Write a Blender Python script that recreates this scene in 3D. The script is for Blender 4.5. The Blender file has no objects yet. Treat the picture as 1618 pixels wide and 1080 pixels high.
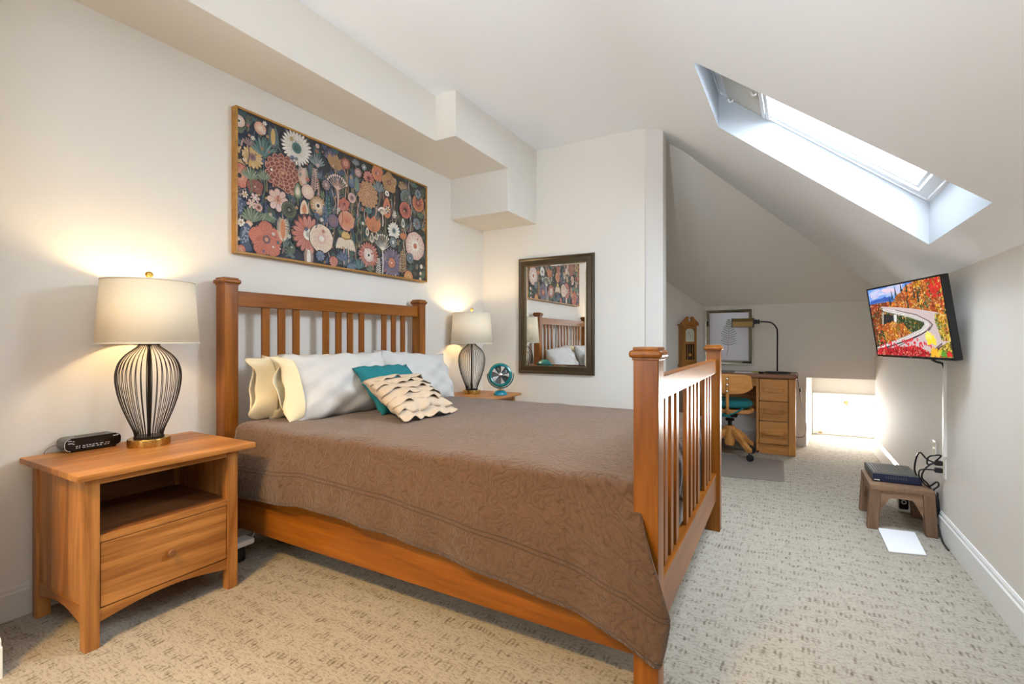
import bpy, bmesh, math, random
from mathutils import Vector, Matrix, Euler
C = bpy.context.scene
COL = C.collection
PI = math.pi
R = math.radians
random.seed(7)

# ---------------------------------------------------------------- materials
def new_mat(name):
    m = bpy.data.materials.new(name); m.use_nodes = True
    nt = m.node_tree
    b = nt.nodes['Principled BSDF']
    return m, nt, b
def N(nt, kind, **kw):
    n = nt.nodes.new(kind)
    for k, v in kw.items():
        if k in n.inputs: n.inputs[k].default_value = v
        else: setattr(n, k, v)
    return n
def L(nt, a, b): nt.links.new(a, b)
def ramp(nt, stops, interp='LINEAR'):
    r = nt.nodes.new('ShaderNodeValToRGB'); r.color_ramp.interpolation = interp
    e = r.color_ramp.elements
    while len(e) < len(stops): e.new(0.5)
    for i, (p, c) in enumerate(stops):
        e[i].position = p; e[i].color = (c[0], c[1], c[2], 1)
    return r
def S(r, g, b):
    f = lambda v: (v/255)/12.92 if v/255 <= .04045 else (((v/255)+.055)/1.055)**2.4
    return (f(r), f(g), f(b))
def plain(name, col, rough=.5, metal=0, bump=0, scale=200, spec=.5):
    m, nt, b = new_mat(name)
    b.inputs['Base Color'].default_value = (*col, 1)
    b.inputs['Roughness'].default_value = rough
    b.inputs['Metallic'].default_value = metal
    b.inputs['Specular IOR Level'].default_value = spec
    tc = N(nt, 'ShaderNodeTexCoord')
    n = N(nt, 'ShaderNodeTexNoise', Scale=scale, Detail=3.0)
    L(nt, tc.outputs['Object'], n.inputs['Vector'])
    if bump:
        bp = N(nt, 'ShaderNodeBump', Strength=bump, Distance=.002)
        L(nt, n.outputs['Fac'], bp.inputs['Height']); L(nt, bp.outputs['Normal'], b.inputs['Normal'])
    else:
        mr = N(nt, 'ShaderNodeMapRange'); mr.inputs['To Min'].default_value = max(0, rough-.04); mr.inputs['To Max'].default_value = min(1, rough+.04)
        L(nt, n.outputs['Fac'], mr.inputs['Value']); L(nt, mr.outputs['Result'], b.inputs['Roughness'])
    return m
def wood(name, dark, light, axis='z', rough=.38, ring=7, fine=1.0):
    m, nt, b = new_mat(name)
    tc = N(nt, 'ShaderNodeTexCoord'); mp = N(nt, 'ShaderNodeMapping')
    s = {'x': (1.1, 14, 14), 'y': (14, 1.1, 14), 'z': (14, 14, 1.1)}[axis]
    mp.inputs['Scale'].default_value = s
    L(nt, tc.outputs['Object'], mp.inputs['Vector'])
    n1 = N(nt, 'ShaderNodeTexNoise', Scale=.55, Detail=5.0, Roughness=.55, Distortion=.9)
    L(nt, mp.outputs['Vector'], n1.inputs['Vector'])
    mul = N(nt, 'ShaderNodeMath', operation='MULTIPLY'); mul.inputs[1].default_value = ring
    L(nt, n1.outputs['Fac'], mul.inputs[0])
    fr = N(nt, 'ShaderNodeMath', operation='PINGPONG'); fr.inputs[1].default_value = 1
    L(nt, mul.outputs[0], fr.inputs[0])
    n2 = N(nt, 'ShaderNodeTexNoise', Scale=6.0, Detail=4.0)
    L(nt, mp.outputs['Vector'], n2.inputs['Vector'])
    mx = N(nt, 'ShaderNodeMath', operation='MULTIPLY_ADD'); mx.inputs[1].default_value = .45*fine
    L(nt, n2.outputs['Fac'], mx.inputs[0])
    sc = N(nt, 'ShaderNodeMath', operation='MULTIPLY'); sc.inputs[1].default_value = .55
    L(nt, fr.outputs[0], sc.inputs[0]); L(nt, sc.outputs[0], mx.inputs[2])
    rp = ramp(nt, [(.12, dark), (.85, light)])
    L(nt, mx.outputs[0], rp.inputs['Fac']); L(nt, rp.outputs['Color'], b.inputs['Base Color'])
    b.inputs['Roughness'].default_value = rough; b.inputs['Specular IOR Level'].default_value = .35
    bp = N(nt, 'ShaderNodeBump', Strength=.06, Distance=.001)
    L(nt, n2.outputs['Fac'], bp.inputs['Height']); L(nt, bp.outputs['Normal'], b.inputs['Normal'])
    return m
def vcol(name, rough=.6, emit=0, noise=.25):
    m, nt, b = new_mat(name)
    a = N(nt, 'ShaderNodeAttribute', attribute_name='Col')
    tc = N(nt, 'ShaderNodeTexCoord'); n = N(nt, 'ShaderNodeTexNoise', Scale=90.0, Detail=3.0)
    L(nt, tc.outputs['Object'], n.inputs['Vector'])
    mr = N(nt, 'ShaderNodeMapRange'); mr.inputs['To Min'].default_value = 1-noise; mr.inputs['To Max'].default_value = 1+noise
    L(nt, n.outputs['Fac'], mr.inputs['Value'])
    mx = N(nt, 'ShaderNodeMix', data_type='RGBA', blend_type='MULTIPLY'); mx.inputs[0].default_value = 1
    L(nt, a.outputs['Color'], mx.inputs[6]); L(nt, mr.outputs['Result'], mx.inputs[7])
    if emit:
        b.inputs['Base Color'].default_value = (.01, .01, .01, 1)
        L(nt, mx.outputs[2], b.inputs['Emission Color']); b.inputs['Emission Strength'].default_value = emit
    else:
        L(nt, mx.outputs[2], b.inputs['Base Color'])
    b.inputs['Roughness'].default_value = rough
    return m

M = {}
M['wall'] = plain('wall_paint', S(224, 219, 210), .75, bump=.05, scale=60)
M['ceil'] = plain('ceiling_paint', S(246, 248, 250), .85, bump=.05, scale=60)
M['trim'] = plain('trim_paint', S(214, 210, 204), .4)
M['white_gloss'] = plain('white_gloss_paint', S(235, 235, 232), .3)
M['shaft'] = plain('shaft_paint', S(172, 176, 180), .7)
M['sky_frame'] = plain('skylight_frame_paint', S(226, 228, 230), .4)

def carpet():
    m, nt, b = new_mat('carpet_loop')
    tc = N(nt, 'ShaderNodeTexCoord')
    wob = N(nt, 'ShaderNodeTexNoise', Scale=14.0, Detail=3.0)
    L(nt, tc.outputs['Object'], wob.inputs['Vector'])
    ad = N(nt, 'ShaderNodeMix', data_type='RGBA', blend_type='LINEAR_LIGHT'); ad.inputs[0].default_value = .010
    L(nt, tc.outputs['Object'], ad.inputs[6]); L(nt, wob.outputs['Color'], ad.inputs[7])
    vec = ad.outputs[2]
    sx = N(nt, 'ShaderNodeSeparateXYZ'); L(nt, vec, sx.inputs[0])
    def math_(op, x, y=None, z=None, clamp=False):
        n = N(nt, 'ShaderNodeMath', operation=op); n.use_clamp = clamp
        for i, v in enumerate((x, y, z)):
            if v is None: continue
            if isinstance(v, (int, float)): n.inputs[i].default_value = v
            else: L(nt, v, n.inputs[i])
        return n.outputs[0]
    # rows of short bars: stripes across x, cut into rows along y
    def noise(sc, det=2.0, mp=None):
        n = N(nt, 'ShaderNodeTexNoise', Scale=sc, Detail=det)
        src = vec
        if mp:
            m_ = N(nt, 'ShaderNodeMapping'); m_.inputs['Scale'].default_value = mp; L(nt, vec, m_.inputs['Vector']); src = m_.outputs['Vector']
        L(nt, src, n.inputs['Vector']); return n.outputs['Fac']
    bars = math_('SINE', math_('MULTIPLY', sx.outputs['X'], 2*PI/.0175))
    row = math_('SINE', math_('MULTIPLY_ADD', sx.outputs['Y'], 2*PI/.080, math_('MULTIPLY', noise(7.0), 9.0)))
    keep = noise(1.0, 1.0, (40, 15, 1))
    barm = math_('MULTIPLY', math_('MULTIPLY_ADD', bars, .5, .5), math_('MULTIPLY_ADD', row, 1.4, .25, True))
    barm = math_('MULTIPLY', barm, math_('MULTIPLY_ADD', keep, 4.5, -1.9, True))
    grain = math_('MULTIPLY_ADD', noise(1.0, 2.0, (38, 140, 1)), .55, math_('MULTIPLY', noise(115.0, 3.0), .45))
    big = noise(9.0, 2.0)
    g2 = math_('MULTIPLY_ADD', math_('MULTIPLY_ADD', grain, 4.2, -1.95, True), -.52, 1.0)
    g3 = math_('MULTIPLY_ADD', big, .25, -.12)
    tot = math_('ADD', math_('SUBTRACT', g2, math_('MULTIPLY', barm, .45)), g3)
    class _O: outputs = [tot]
    s2 = _O
    rp = ramp(nt, [(.12, S(92, 83, 71)), (.55, S(134, 125, 111)), (.95, S(174, 166, 152))])
    L(nt, s2.outputs[0], rp.inputs['Fac']); L(nt, rp.outputs['Color'], b.inputs['Base Color'])
    b.inputs['Roughness'].default_value = .95; b.inputs['Specular IOR Level'].default_value = .1
    f = N(nt, 'ShaderNodeTexNoise', Scale=260.0, Detail=2.0); L(nt, tc.outputs['Object'], f.inputs['Vector'])
    sm = N(nt, 'ShaderNodeMath', operation='ADD'); L(nt, f.outputs['Fac'], sm.inputs[0]); L(nt, s2.outputs[0], sm.inputs[1])
    bp = N(nt, 'ShaderNodeBump', Strength=.5, Distance=.006); L(nt, sm.outputs[0], bp.inputs['Height']); L(nt, bp.outputs['Normal'], b.inputs['Normal'])
    return m
M['carpet'] = carpet()

BD, BL = S(114, 62, 14), S(170, 102, 28)
for ax in 'xyz':
    M['bed_'+ax] = wood('cherry_bed_wood_'+ax, BD, BL, ax, .3, 4)
    M['ns_'+ax] = wood('nightstand_wood_'+ax, S(128, 78, 34), S(190, 130, 68), ax, .38, 8)
    M['desk_'+ax] = wood('desk_oak_'+ax, S(154, 98, 46), S(208, 146, 80), ax, .38, 6)
    M['stool_'+ax] = wood('stool_wood_'+ax, S(104, 78, 58), S(150, 118, 92), ax, .6, 5)
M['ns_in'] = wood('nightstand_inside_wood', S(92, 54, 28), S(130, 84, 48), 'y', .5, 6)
M['desk_top'] = wood('desk_top_wood', S(120, 76, 50), S(152, 104, 76), 'x', .3, 6)
M['clock_wood'] = wood('clock_wood', S(150, 96, 40), S(196, 138, 68), 'z', .35, 4)
M['gilt'] = wood('gilt_frame_wood', S(150, 105, 45), S(196, 148, 76), 'y', .35, 4)
M['mirror_frame'] = plain('dark_bronze_frame', S(72, 58, 38), .35, .25, bump=.3, scale=120)
M['mirror_bead'] = plain('bronze_bead', S(98, 82, 52), .3, .4)
M['brass'] = plain('brushed_brass', S(196, 158, 88), .28, 1)
M['wire'] = plain('dark_bronze_wire', S(36, 28, 22), .35, .6)
M['black'] = plain('black_plastic', S(22, 22, 24), .4)
M['blackgloss'] = plain('black_gloss_plastic', S(14, 14, 16), .15)
M['grey'] = plain('grey_plastic', S(106, 104, 96), .4)
M['white'] = plain('white_plastic', S(232, 230, 226), .4)
M['teal'] = plain('teal_enamel', S(22, 112, 112), .22)
M['tealblue'] = plain('teal_blue_enamel', S(24, 128, 148), .22)
M['chrome'] = plain('chrome_metal', S(200, 200, 200), .18, 1)
M['silver'] = plain('silver_frame_metal', S(176, 172, 158), .22, .9)
M['pewter'] = plain('fan_blade_metal', S(96, 96, 100), .3, .8)
M['pillow_white'] = plain('white_cotton', S(200, 198, 195), .9, bump=.15, scale=40)
M['pillow_cream'] = plain('cream_cotton', S(230, 216, 180), .9, bump=.2, scale=40)
M['teal_fabric'] = plain('teal_velvet', S(14, 112, 122), .85, bump=.35, scale=60)
M['linen'] = plain('beige_linen', S(196, 178, 156), .9, bump=.3, scale=150)
M['sheet'] = plain('white_sheet', S(228, 222, 210), .9, bump=.1, scale=50)
M['cushion'] = plain('teal_cotton', S(10, 104, 108), .9, bump=.3, scale=120)
M['paper'] = plain('white_paper', S(236, 236, 240), .8)
M['lav_paper'] = plain('pale_lavender_paper', S(206, 204, 214), .25)
M['mottle'] = plain('mottled_brass', S(120, 96, 48), .4, .6, bump=.4, scale=80)
M['dark_glass'] = plain('dark_clock_glass', S(40, 28, 18), .1)
M['dial'] = plain('clock_dial', S(206, 208, 190), .5)
M['navy'] = plain('navy_plastic', S(22, 32, 62), .35)
M['routertop'] = plain('router_grey', S(84, 86, 84), .5)
M['yellowgreen'] = plain('yellow_green_plastic', S(186, 190, 60), .4)
M['rubber'] = plain('castor_rubber', S(26, 28, 34), .5)
M['screen'] = vcol('television_picture', .2, .44, .15)
M['canvas'] = vcol('painted_canvas', .7, 0, .28)
M['fern'] = vcol('pressed_fern', .7, 0, .2)

def mirror_mat():
    m, nt, b = new_mat('silvered_mirror')
    b.inputs['Base Color'].default_value = (.88, .88, .86, 1); b.inputs['Metallic'].default_value = 1; b.inputs['Roughness'].default_value = .01
    return m
M['mirror'] = mirror_mat()
def glass_mat(name, tint=(1, 1, 1), gloss=.06):
    m = bpy.data.materials.new(name); m.use_nodes = True; nt = m.node_tree
    nt.nodes.remove(nt.nodes['Principled BSDF']); out = nt.nodes['Material Output']
    t = N(nt, 'ShaderNodeBsdfTransparent'); t.inputs[0].default_value = (*tint, 1)
    g = N(nt, 'ShaderNodeBsdfGlossy'); g.inputs['Roughness'].default_value = .02
    mx = N(nt, 'ShaderNodeMixShader'); mx.inputs[0].default_value = gloss
    L(nt, t.outputs[0], mx.inputs[1]); L(nt, g.outputs[0], mx.inputs[2]); L(nt, mx.outputs[0], out.inputs[0])
    return m
M['glass'] = glass_mat('window_glass')
def mat_mat():
    m = bpy.data.materials.new('clear_vinyl_mat'); m.use_nodes = True; nt = m.node_tree
    nt.nodes.remove(nt.nodes['Principled BSDF']); out = nt.nodes['Material Output']
    t = N(nt, 'ShaderNodeBsdfTransparent'); t.inputs[0].default_value = (.8, .78, .76, 1)
    p = N(nt, 'ShaderNodeBsdfPrincipled'); p.inputs['Base Color'].default_value = (*S(164, 156, 150), 1); p.inputs['Roughness'].default_value = .35
    mx = N(nt, 'ShaderNodeMixShader'); mx.inputs[0].default_value = .62
    L(nt, t.outputs[0], mx.inputs[1]); L(nt, p.outputs[0], mx.inputs[2]); L(nt, mx.outputs[0], out.inputs[0])
    return m
M['vinyl'] = mat_mat()
def shade_mat():
    m = bpy.data.materials.new('linen_lamp_shade'); m.use_nodes = True; nt = m.node_tree
    nt.nodes.remove(nt.nodes['Principled BSDF']); out = nt.nodes['Material Output']
    tc = N(nt, 'ShaderNodeTexCoord'); n = N(nt, 'ShaderNodeTexNoise', Scale=300.0); L(nt, tc.outputs['Object'], n.inputs['Vector'])
    rp = ramp(nt, [(.3, (.82, .74, .58)), (.7, (.88, .80, .64))]); L(nt, n.outputs['Fac'], rp.inputs['Fac'])
    d = N(nt, 'ShaderNodeBsdfDiffuse'); t = N(nt, 'ShaderNodeBsdfTranslucent')
    L(nt, rp.outputs[0], d.inputs[0]); L(nt, rp.outputs[0], t.inputs[0])
    mx = N(nt, 'ShaderNodeMixShader'); mx.inputs[0].default_value = .085
    L(nt, d.outputs[0], mx.inputs[1]); L(nt, t.outputs[0], mx.inputs[2]); L(nt, mx.outputs[0], out.inputs[0])
    return m
M['shade'] = shade_mat()
def blind_mat():
    m = bpy.data.materials.new('translucent_blind'); m.use_nodes = True; nt = m.node_tree
    nt.nodes.remove(nt.nodes['Principled BSDF']); out = nt.nodes['Material Output']
    tc = N(nt, 'ShaderNodeTexCoord'); n = N(nt, 'ShaderNodeTexNoise', Scale=120.0); L(nt, tc.outputs['Object'], n.inputs['Vector'])
    rp = ramp(nt, [(.3, S(196, 192, 184)), (.7, S(206, 203, 196))]); L(nt, n.outputs['Fac'], rp.inputs['Fac'])
    d = N(nt, 'ShaderNodeBsdfDiffuse'); t = N(nt, 'ShaderNodeBsdfTranslucent'); L(nt, rp.outputs[0], d.inputs[0]); L(nt, rp.outputs[0], t.inputs[0])
    mx = N(nt, 'ShaderNodeMixShader'); mx.inputs[0].default_value = .05
    L(nt, d.outputs[0], mx.inputs[1]); L(nt, t.outputs[0], mx.inputs[2]); L(nt, mx.outputs[0], out.inputs[0]); return m
M['blind'] = blind_mat()
def quilt_mat():
    m, nt, b = new_mat('brown_quilted_cotton')
    uv = N(nt, 'ShaderNodeUVMap', uv_map='UVMap')
    n0 = N(nt, 'ShaderNodeTexNoise', Scale=9.0, Detail=2.0); L(nt, uv.outputs[0], n0.inputs['Vector'])
    ad = N(nt, 'ShaderNodeMix', data_type='RGBA', blend_type='LINEAR_LIGHT'); ad.inputs[0].default_value = .09
    L(nt, uv.outputs[0], ad.inputs[6]); L(nt, n0.outputs['Color'], ad.inputs[7])
    vo = N(nt, 'ShaderNodeTexVoronoi', Scale=6.5); L(nt, ad.outputs[2], vo.inputs['Vector'])
    ml = N(nt, 'ShaderNodeMath', operation='MULTIPLY'); ml.inputs[1].default_value = 26; L(nt, vo.outputs['Distance'], ml.inputs[0])
    sn = N(nt, 'ShaderNodeMath', operation='SINE'); L(nt, ml.outputs[0], sn.inputs[0])
    ab = N(nt, 'ShaderNodeMath', operation='ABSOLUTE'); L(nt, sn.outputs[0], ab.inputs[0])
    pw = N(nt, 'ShaderNodeMath', operation='POWER'); pw.inputs[1].default_value = .38; L(nt, ab.outputs[0], pw.inputs[0])
    v2 = N(nt, 'ShaderNodeTexVoronoi', Scale=42.0, feature='DISTANCE_TO_EDGE'); L(nt, ad.outputs[2], v2.inputs['Vector'])
    m2 = N(nt, 'ShaderNodeMath', operation='MULTIPLY'); m2.inputs[1].default_value = 9; m2.use_clamp = True; L(nt, v2.outputs['Distance'], m2.inputs[0])
    mq = N(nt, 'ShaderNodeMath', operation='MULTIPLY_ADD'); mq.inputs[1].default_value = .45; mq.inputs[2].default_value = .55; L(nt, m2.outputs[0], mq.inputs[0])
    mu = N(nt, 'ShaderNodeMath', operation='MULTIPLY'); L(nt, pw.outputs[0], mu.inputs[0]); L(nt, mq.outputs[0], mu.inputs[1])
    # border seams at fixed distances from the hem (uv y = distance from hem)
    sx = N(nt, 'ShaderNodeSeparateXYZ'); L(nt, uv.outputs[0], sx.inputs[0])
    prev = mu.outputs[0]
    for d, w in ((.150, .006), (.134, .006), (.014, .004)):
        s1 = N(nt, 'ShaderNodeMath', operation='SUBTRACT'); s1.inputs[1].default_value = d; L(nt, sx.outputs['Y'], s1.inputs[0])
        a1 = N(nt, 'ShaderNodeMath', operation='ABSOLUTE'); L(nt, s1.outputs[0], a1.inputs[0])
        d1 = N(nt, 'ShaderNodeMath', operation='DIVIDE'); d1.inputs[1].default_value = w; d1.use_clamp = True; L(nt, a1.outputs[0], d1.inputs[0])
        mm = N(nt, 'ShaderNodeMath', operation='MINIMUM'); L(nt, prev, mm.inputs[0]); L(nt, d1.outputs[0], mm.inputs[1]); prev = mm.outputs[0]
    fine = N(nt, 'ShaderNodeTexNoise', Scale=420.0, Detail=2.0); L(nt, uv.outputs[0], fine.inputs['Vector'])
    rp = ramp(nt, [(0, S(62, 42, 28)), (.5, S(94, 68, 48)), (1, S(103, 76, 55))]); L(nt, prev, rp.inputs['Fac'])
    L(nt, rp.outputs[0], b.inputs['Base Color'])
    b.inputs['Roughness'].default_value = .85; b.inputs['Specular IOR Level'].default_value = .25
    b.inputs['Sheen Weight'].default_value = .25
    sm = N(nt, 'ShaderNodeMath', operation='MULTIPLY_ADD'); sm.inputs[1].default_value = .25; L(nt, fine.outputs['Fac'], sm.inputs[0]); L(nt, prev, sm.inputs[2])
    bp = N(nt, 'ShaderNodeBump', Strength=.75, Distance=.0042); L(nt, sm.outputs[0], bp.inputs['Height']); L(nt, bp.outputs['Normal'], b.inputs['Normal'])
    return m
M['quilt'] = quilt_mat()

# ---------------------------------------------------------------- geometry helpers
def nb(): return bmesh.new()
def merge(bm, tmp, mat=None):
    if mat is not None: bmesh.ops.transform(tmp, matrix=mat, verts=tmp.verts)
    me = bpy.data.meshes.new('tmp'); tmp.to_mesh(me); tmp.free(); bm.from_mesh(me); bpy.data.meshes.remove(me)
    return bm
def box(bm, x0, x1, y0, y1, z0, z1, bev=.003, seg=2, mat=None):
    t = nb(); bmesh.ops.create_cube(t, size=1)
    bmesh.ops.transform(t, matrix=Matrix.Translation(((x0+x1)/2, (y0+y1)/2, (z0+z1)/2)) @ Matrix.Diagonal((abs(x1-x0), abs(y1-y0), abs(z1-z0), 1)), verts=t.verts)
    b = min(bev, .45*min(abs(x1-x0), abs(y1-y0), abs(z1-z0)))
    if b > 0: bmesh.ops.bevel(t, geom=list(t.edges), offset=b, segments=seg, affect='EDGES', profile=.5)
    return merge(bm, t, mat)
def lathe(bm, prof, seg=32, mat=None, cap=True):
    t = nb(); rings = []
    for r, z in prof:
        if r < 1e-5: rings.append([t.verts.new((0, 0, z))])
        else: rings.append([t.verts.new((r*math.cos(2*PI*i/seg), r*math.sin(2*PI*i/seg), z)) for i in range(seg)])
    for a, b in zip(rings, rings[1:]):
        for i in range(seg):
            j = (i+1) % seg
            if len(a) == 1 and len(b) == 1: continue
            if len(a) == 1: t.faces.new((a[0], b[j], b[i]))
            elif len(b) == 1: t.faces.new((a[i], a[j], b[0]))
            else: t.faces.new((a[i], a[j], b[j], b[i]))
    if cap:
        if len(rings[0]) > 2: t.faces.new(rings[0][::-1])
        if len(rings[-1]) > 2: t.faces.new(rings[-1])
    bmesh.ops.recalc_face_normals(t, faces=t.faces)
    return merge(bm, t, mat)
def catmull(pts, n=8):
    P = [Vector(p) for p in pts]; out = []
    for i in range(len(P)-1):
        p0 = P[max(i-1, 0)]; p1 = P[i]; p2 = P[i+1]; p3 = P[min(i+2, len(P)-1)]
        for k in range(n):
            t = k/n
            out.append(.5*((2*p1)+(-p0+p2)*t+(2*p0-5*p1+4*p2-p3)*t*t+(-p0+3*p1-3*p2+p3)*t**3))
    out.append(P[-1]); return out
def tube(bm, pts, r, seg=8, smooth=8, mat=None, closed=False):
    P = catmull(pts, smooth) if smooth else [Vector(p) for p in pts]
    t = nb(); rings = []; up = None; n = len(P)
    for i, p in enumerate(P):
        d = (P[min(i+1, n-1)]-P[max(i-1, 0)])
        if closed: d = P[(i+1) % n]-P[i-1]
        d.normalize()
        if up is None: up = Vector((0, 0, 1)) if abs(d.z) < .9 else Vector((1, 0, 0))
        s = d.cross(up).normalized(); up = s.cross(d).normalized()
        rr = r(i/(n-1)) if callable(r) else r
        rings.append([t.verts.new(p+rr*(math.cos(2*PI*k/seg)*s+math.sin(2*PI*k/seg)*up)) for k in range(seg)])
    pairs = list(zip(rings, rings[1:]))
    if closed: pairs.append((rings[-1], rings[0]))
    for a, b in pairs:
        for k in range(seg):
            j = (k+1) % seg; t.faces.new((a[k], a[j], b[j], b[k]))
    if not closed: t.faces.new(rings[0][::-1]); t.faces.new(rings[-1])
    bmesh.ops.recalc_face_normals(t, faces=t.faces)
    return merge(bm, t, mat)
def prism(bm, pts, v, mat=None, bev=0):
    """extrude polygon pts (3d) by vector v"""
    t = nb(); v = Vector(v)
    a = [t.verts.new(p) for p in pts]; b = [t.verts.new(Vector(p)+v) for p in pts]
    t.faces.new(a); t.faces.new(b[::-1]); n = len(pts)
    for i in range(n): t.faces.new((a[i], b[i], b[(i+1) % n], a[(i+1) % n]))
    bmesh.ops.recalc_face_normals(t, faces=t.faces)
    if bev: bmesh.ops.bevel(t, geom=list(t.edges), offset=bev, segments=2, affect='EDGES', profile=.5)
    return merge(bm, t, mat)
def grid(bm, fn, nu, nv, uvs=None):
    vs = [[bm.verts.new(fn(i/nu, j/nv)) for j in range(nv+1)] for i in range(nu+1)]
    uvl = bm.loops.layers.uv.verify() if uvs else None
    for i in range(nu):
        for j in range(nv):
            f = bm.faces.new((vs[i][j], vs[i+1][j], vs[i+1][j+1], vs[i][j+1]))
            if uvs:
                for l, (a, b) in zip(f.loops, ((i, j), (i+1, j), (i+1, j+1), (i, j+1))): l[uvl].uv = uvs(a/nu, b/nv)
    return vs
def quad(bm, *pts):
    return bm.faces.new([bm.verts.new(p) for p in pts])

def rootloc(p):
    while p.parent: p = p.parent
    return p.location.copy() if not p.get('_local') else Vector((0, 0, 0))
LOCAL = set()
def obj(name, bm, mat, parent=None, loc=None, smooth=True, label=None, angle=35):
    """one mesh object; vertices are written in world space and moved to the thing's base"""
    root = parent
    while root is not None and root.parent: root = root.parent
    if root is not None: base = Vector((0, 0, 0)) if root.name in LOCAL else root.location.copy()
    else: base = Vector(loc) if loc else Vector((0, 0, 0))
    if base.length: bmesh.ops.translate(bm, vec=-base, verts=bm.verts)
    me = bpy.data.meshes.new(name); bm.to_mesh(me); bm.free()
    o = bpy.data.objects.new(name, me); COL.objects.link(o)
    for m in (mat if isinstance(mat, (list, tuple)) else [mat]): me.materials.append(M[m] if isinstance(m, str) else m)
    if smooth:
        me.polygons.foreach_set('use_smooth', [True]*len(me.polygons))
        me.set_sharp_from_angle(angle=R(angle))
        if angle < 100: wn = o.modifiers.new('weighted', 'WEIGHTED_NORMAL'); wn.keep_sharp = True; wn.weight = 60
    if parent is not None: o.parent = parent
    elif loc: o.location = loc
    if label: o['label'] = label
    return o
def thing(name, label, cat, loc, group=None, rot=None, local=False):
    o = bpy.data.objects.new(name, None); COL.objects.link(o); o.empty_display_size = .1
    o.location = loc; o['label'] = label; o['category'] = cat
    if group: o['group'] = group
    if rot is not None: o.rotation_euler = rot
    if local: LOCAL.add(o.name)
    return o
def tag(o, label, cat, group=None, kind=None):
    o['label'] = label; o['category'] = cat
    if group: o['group'] = group
    if kind: o['kind'] = kind
    return o
def struct(name, bm, mat, parent=None, smooth=False):
    o = obj(name, bm, mat, parent, smooth=smooth)
    if parent is None: o['kind'] = 'structure'
    return o
def dup(root, loc, label, scale=None):
    r = root.copy(); COL.objects.link(r); r.location = loc; r['label'] = label
    if scale: r.scale = scale
    for ch in list(root.children):
        c = ch.copy(); COL.objects.link(c); c.parent = r
        for g in ch.children:
            d = g.copy(); COL.objects.link(d); d.parent = c
    return r
def sstep(a, b, x):
    t = max(0, min(1, (x-a)/(b-a))); return t*t*(3-2*t)
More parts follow.
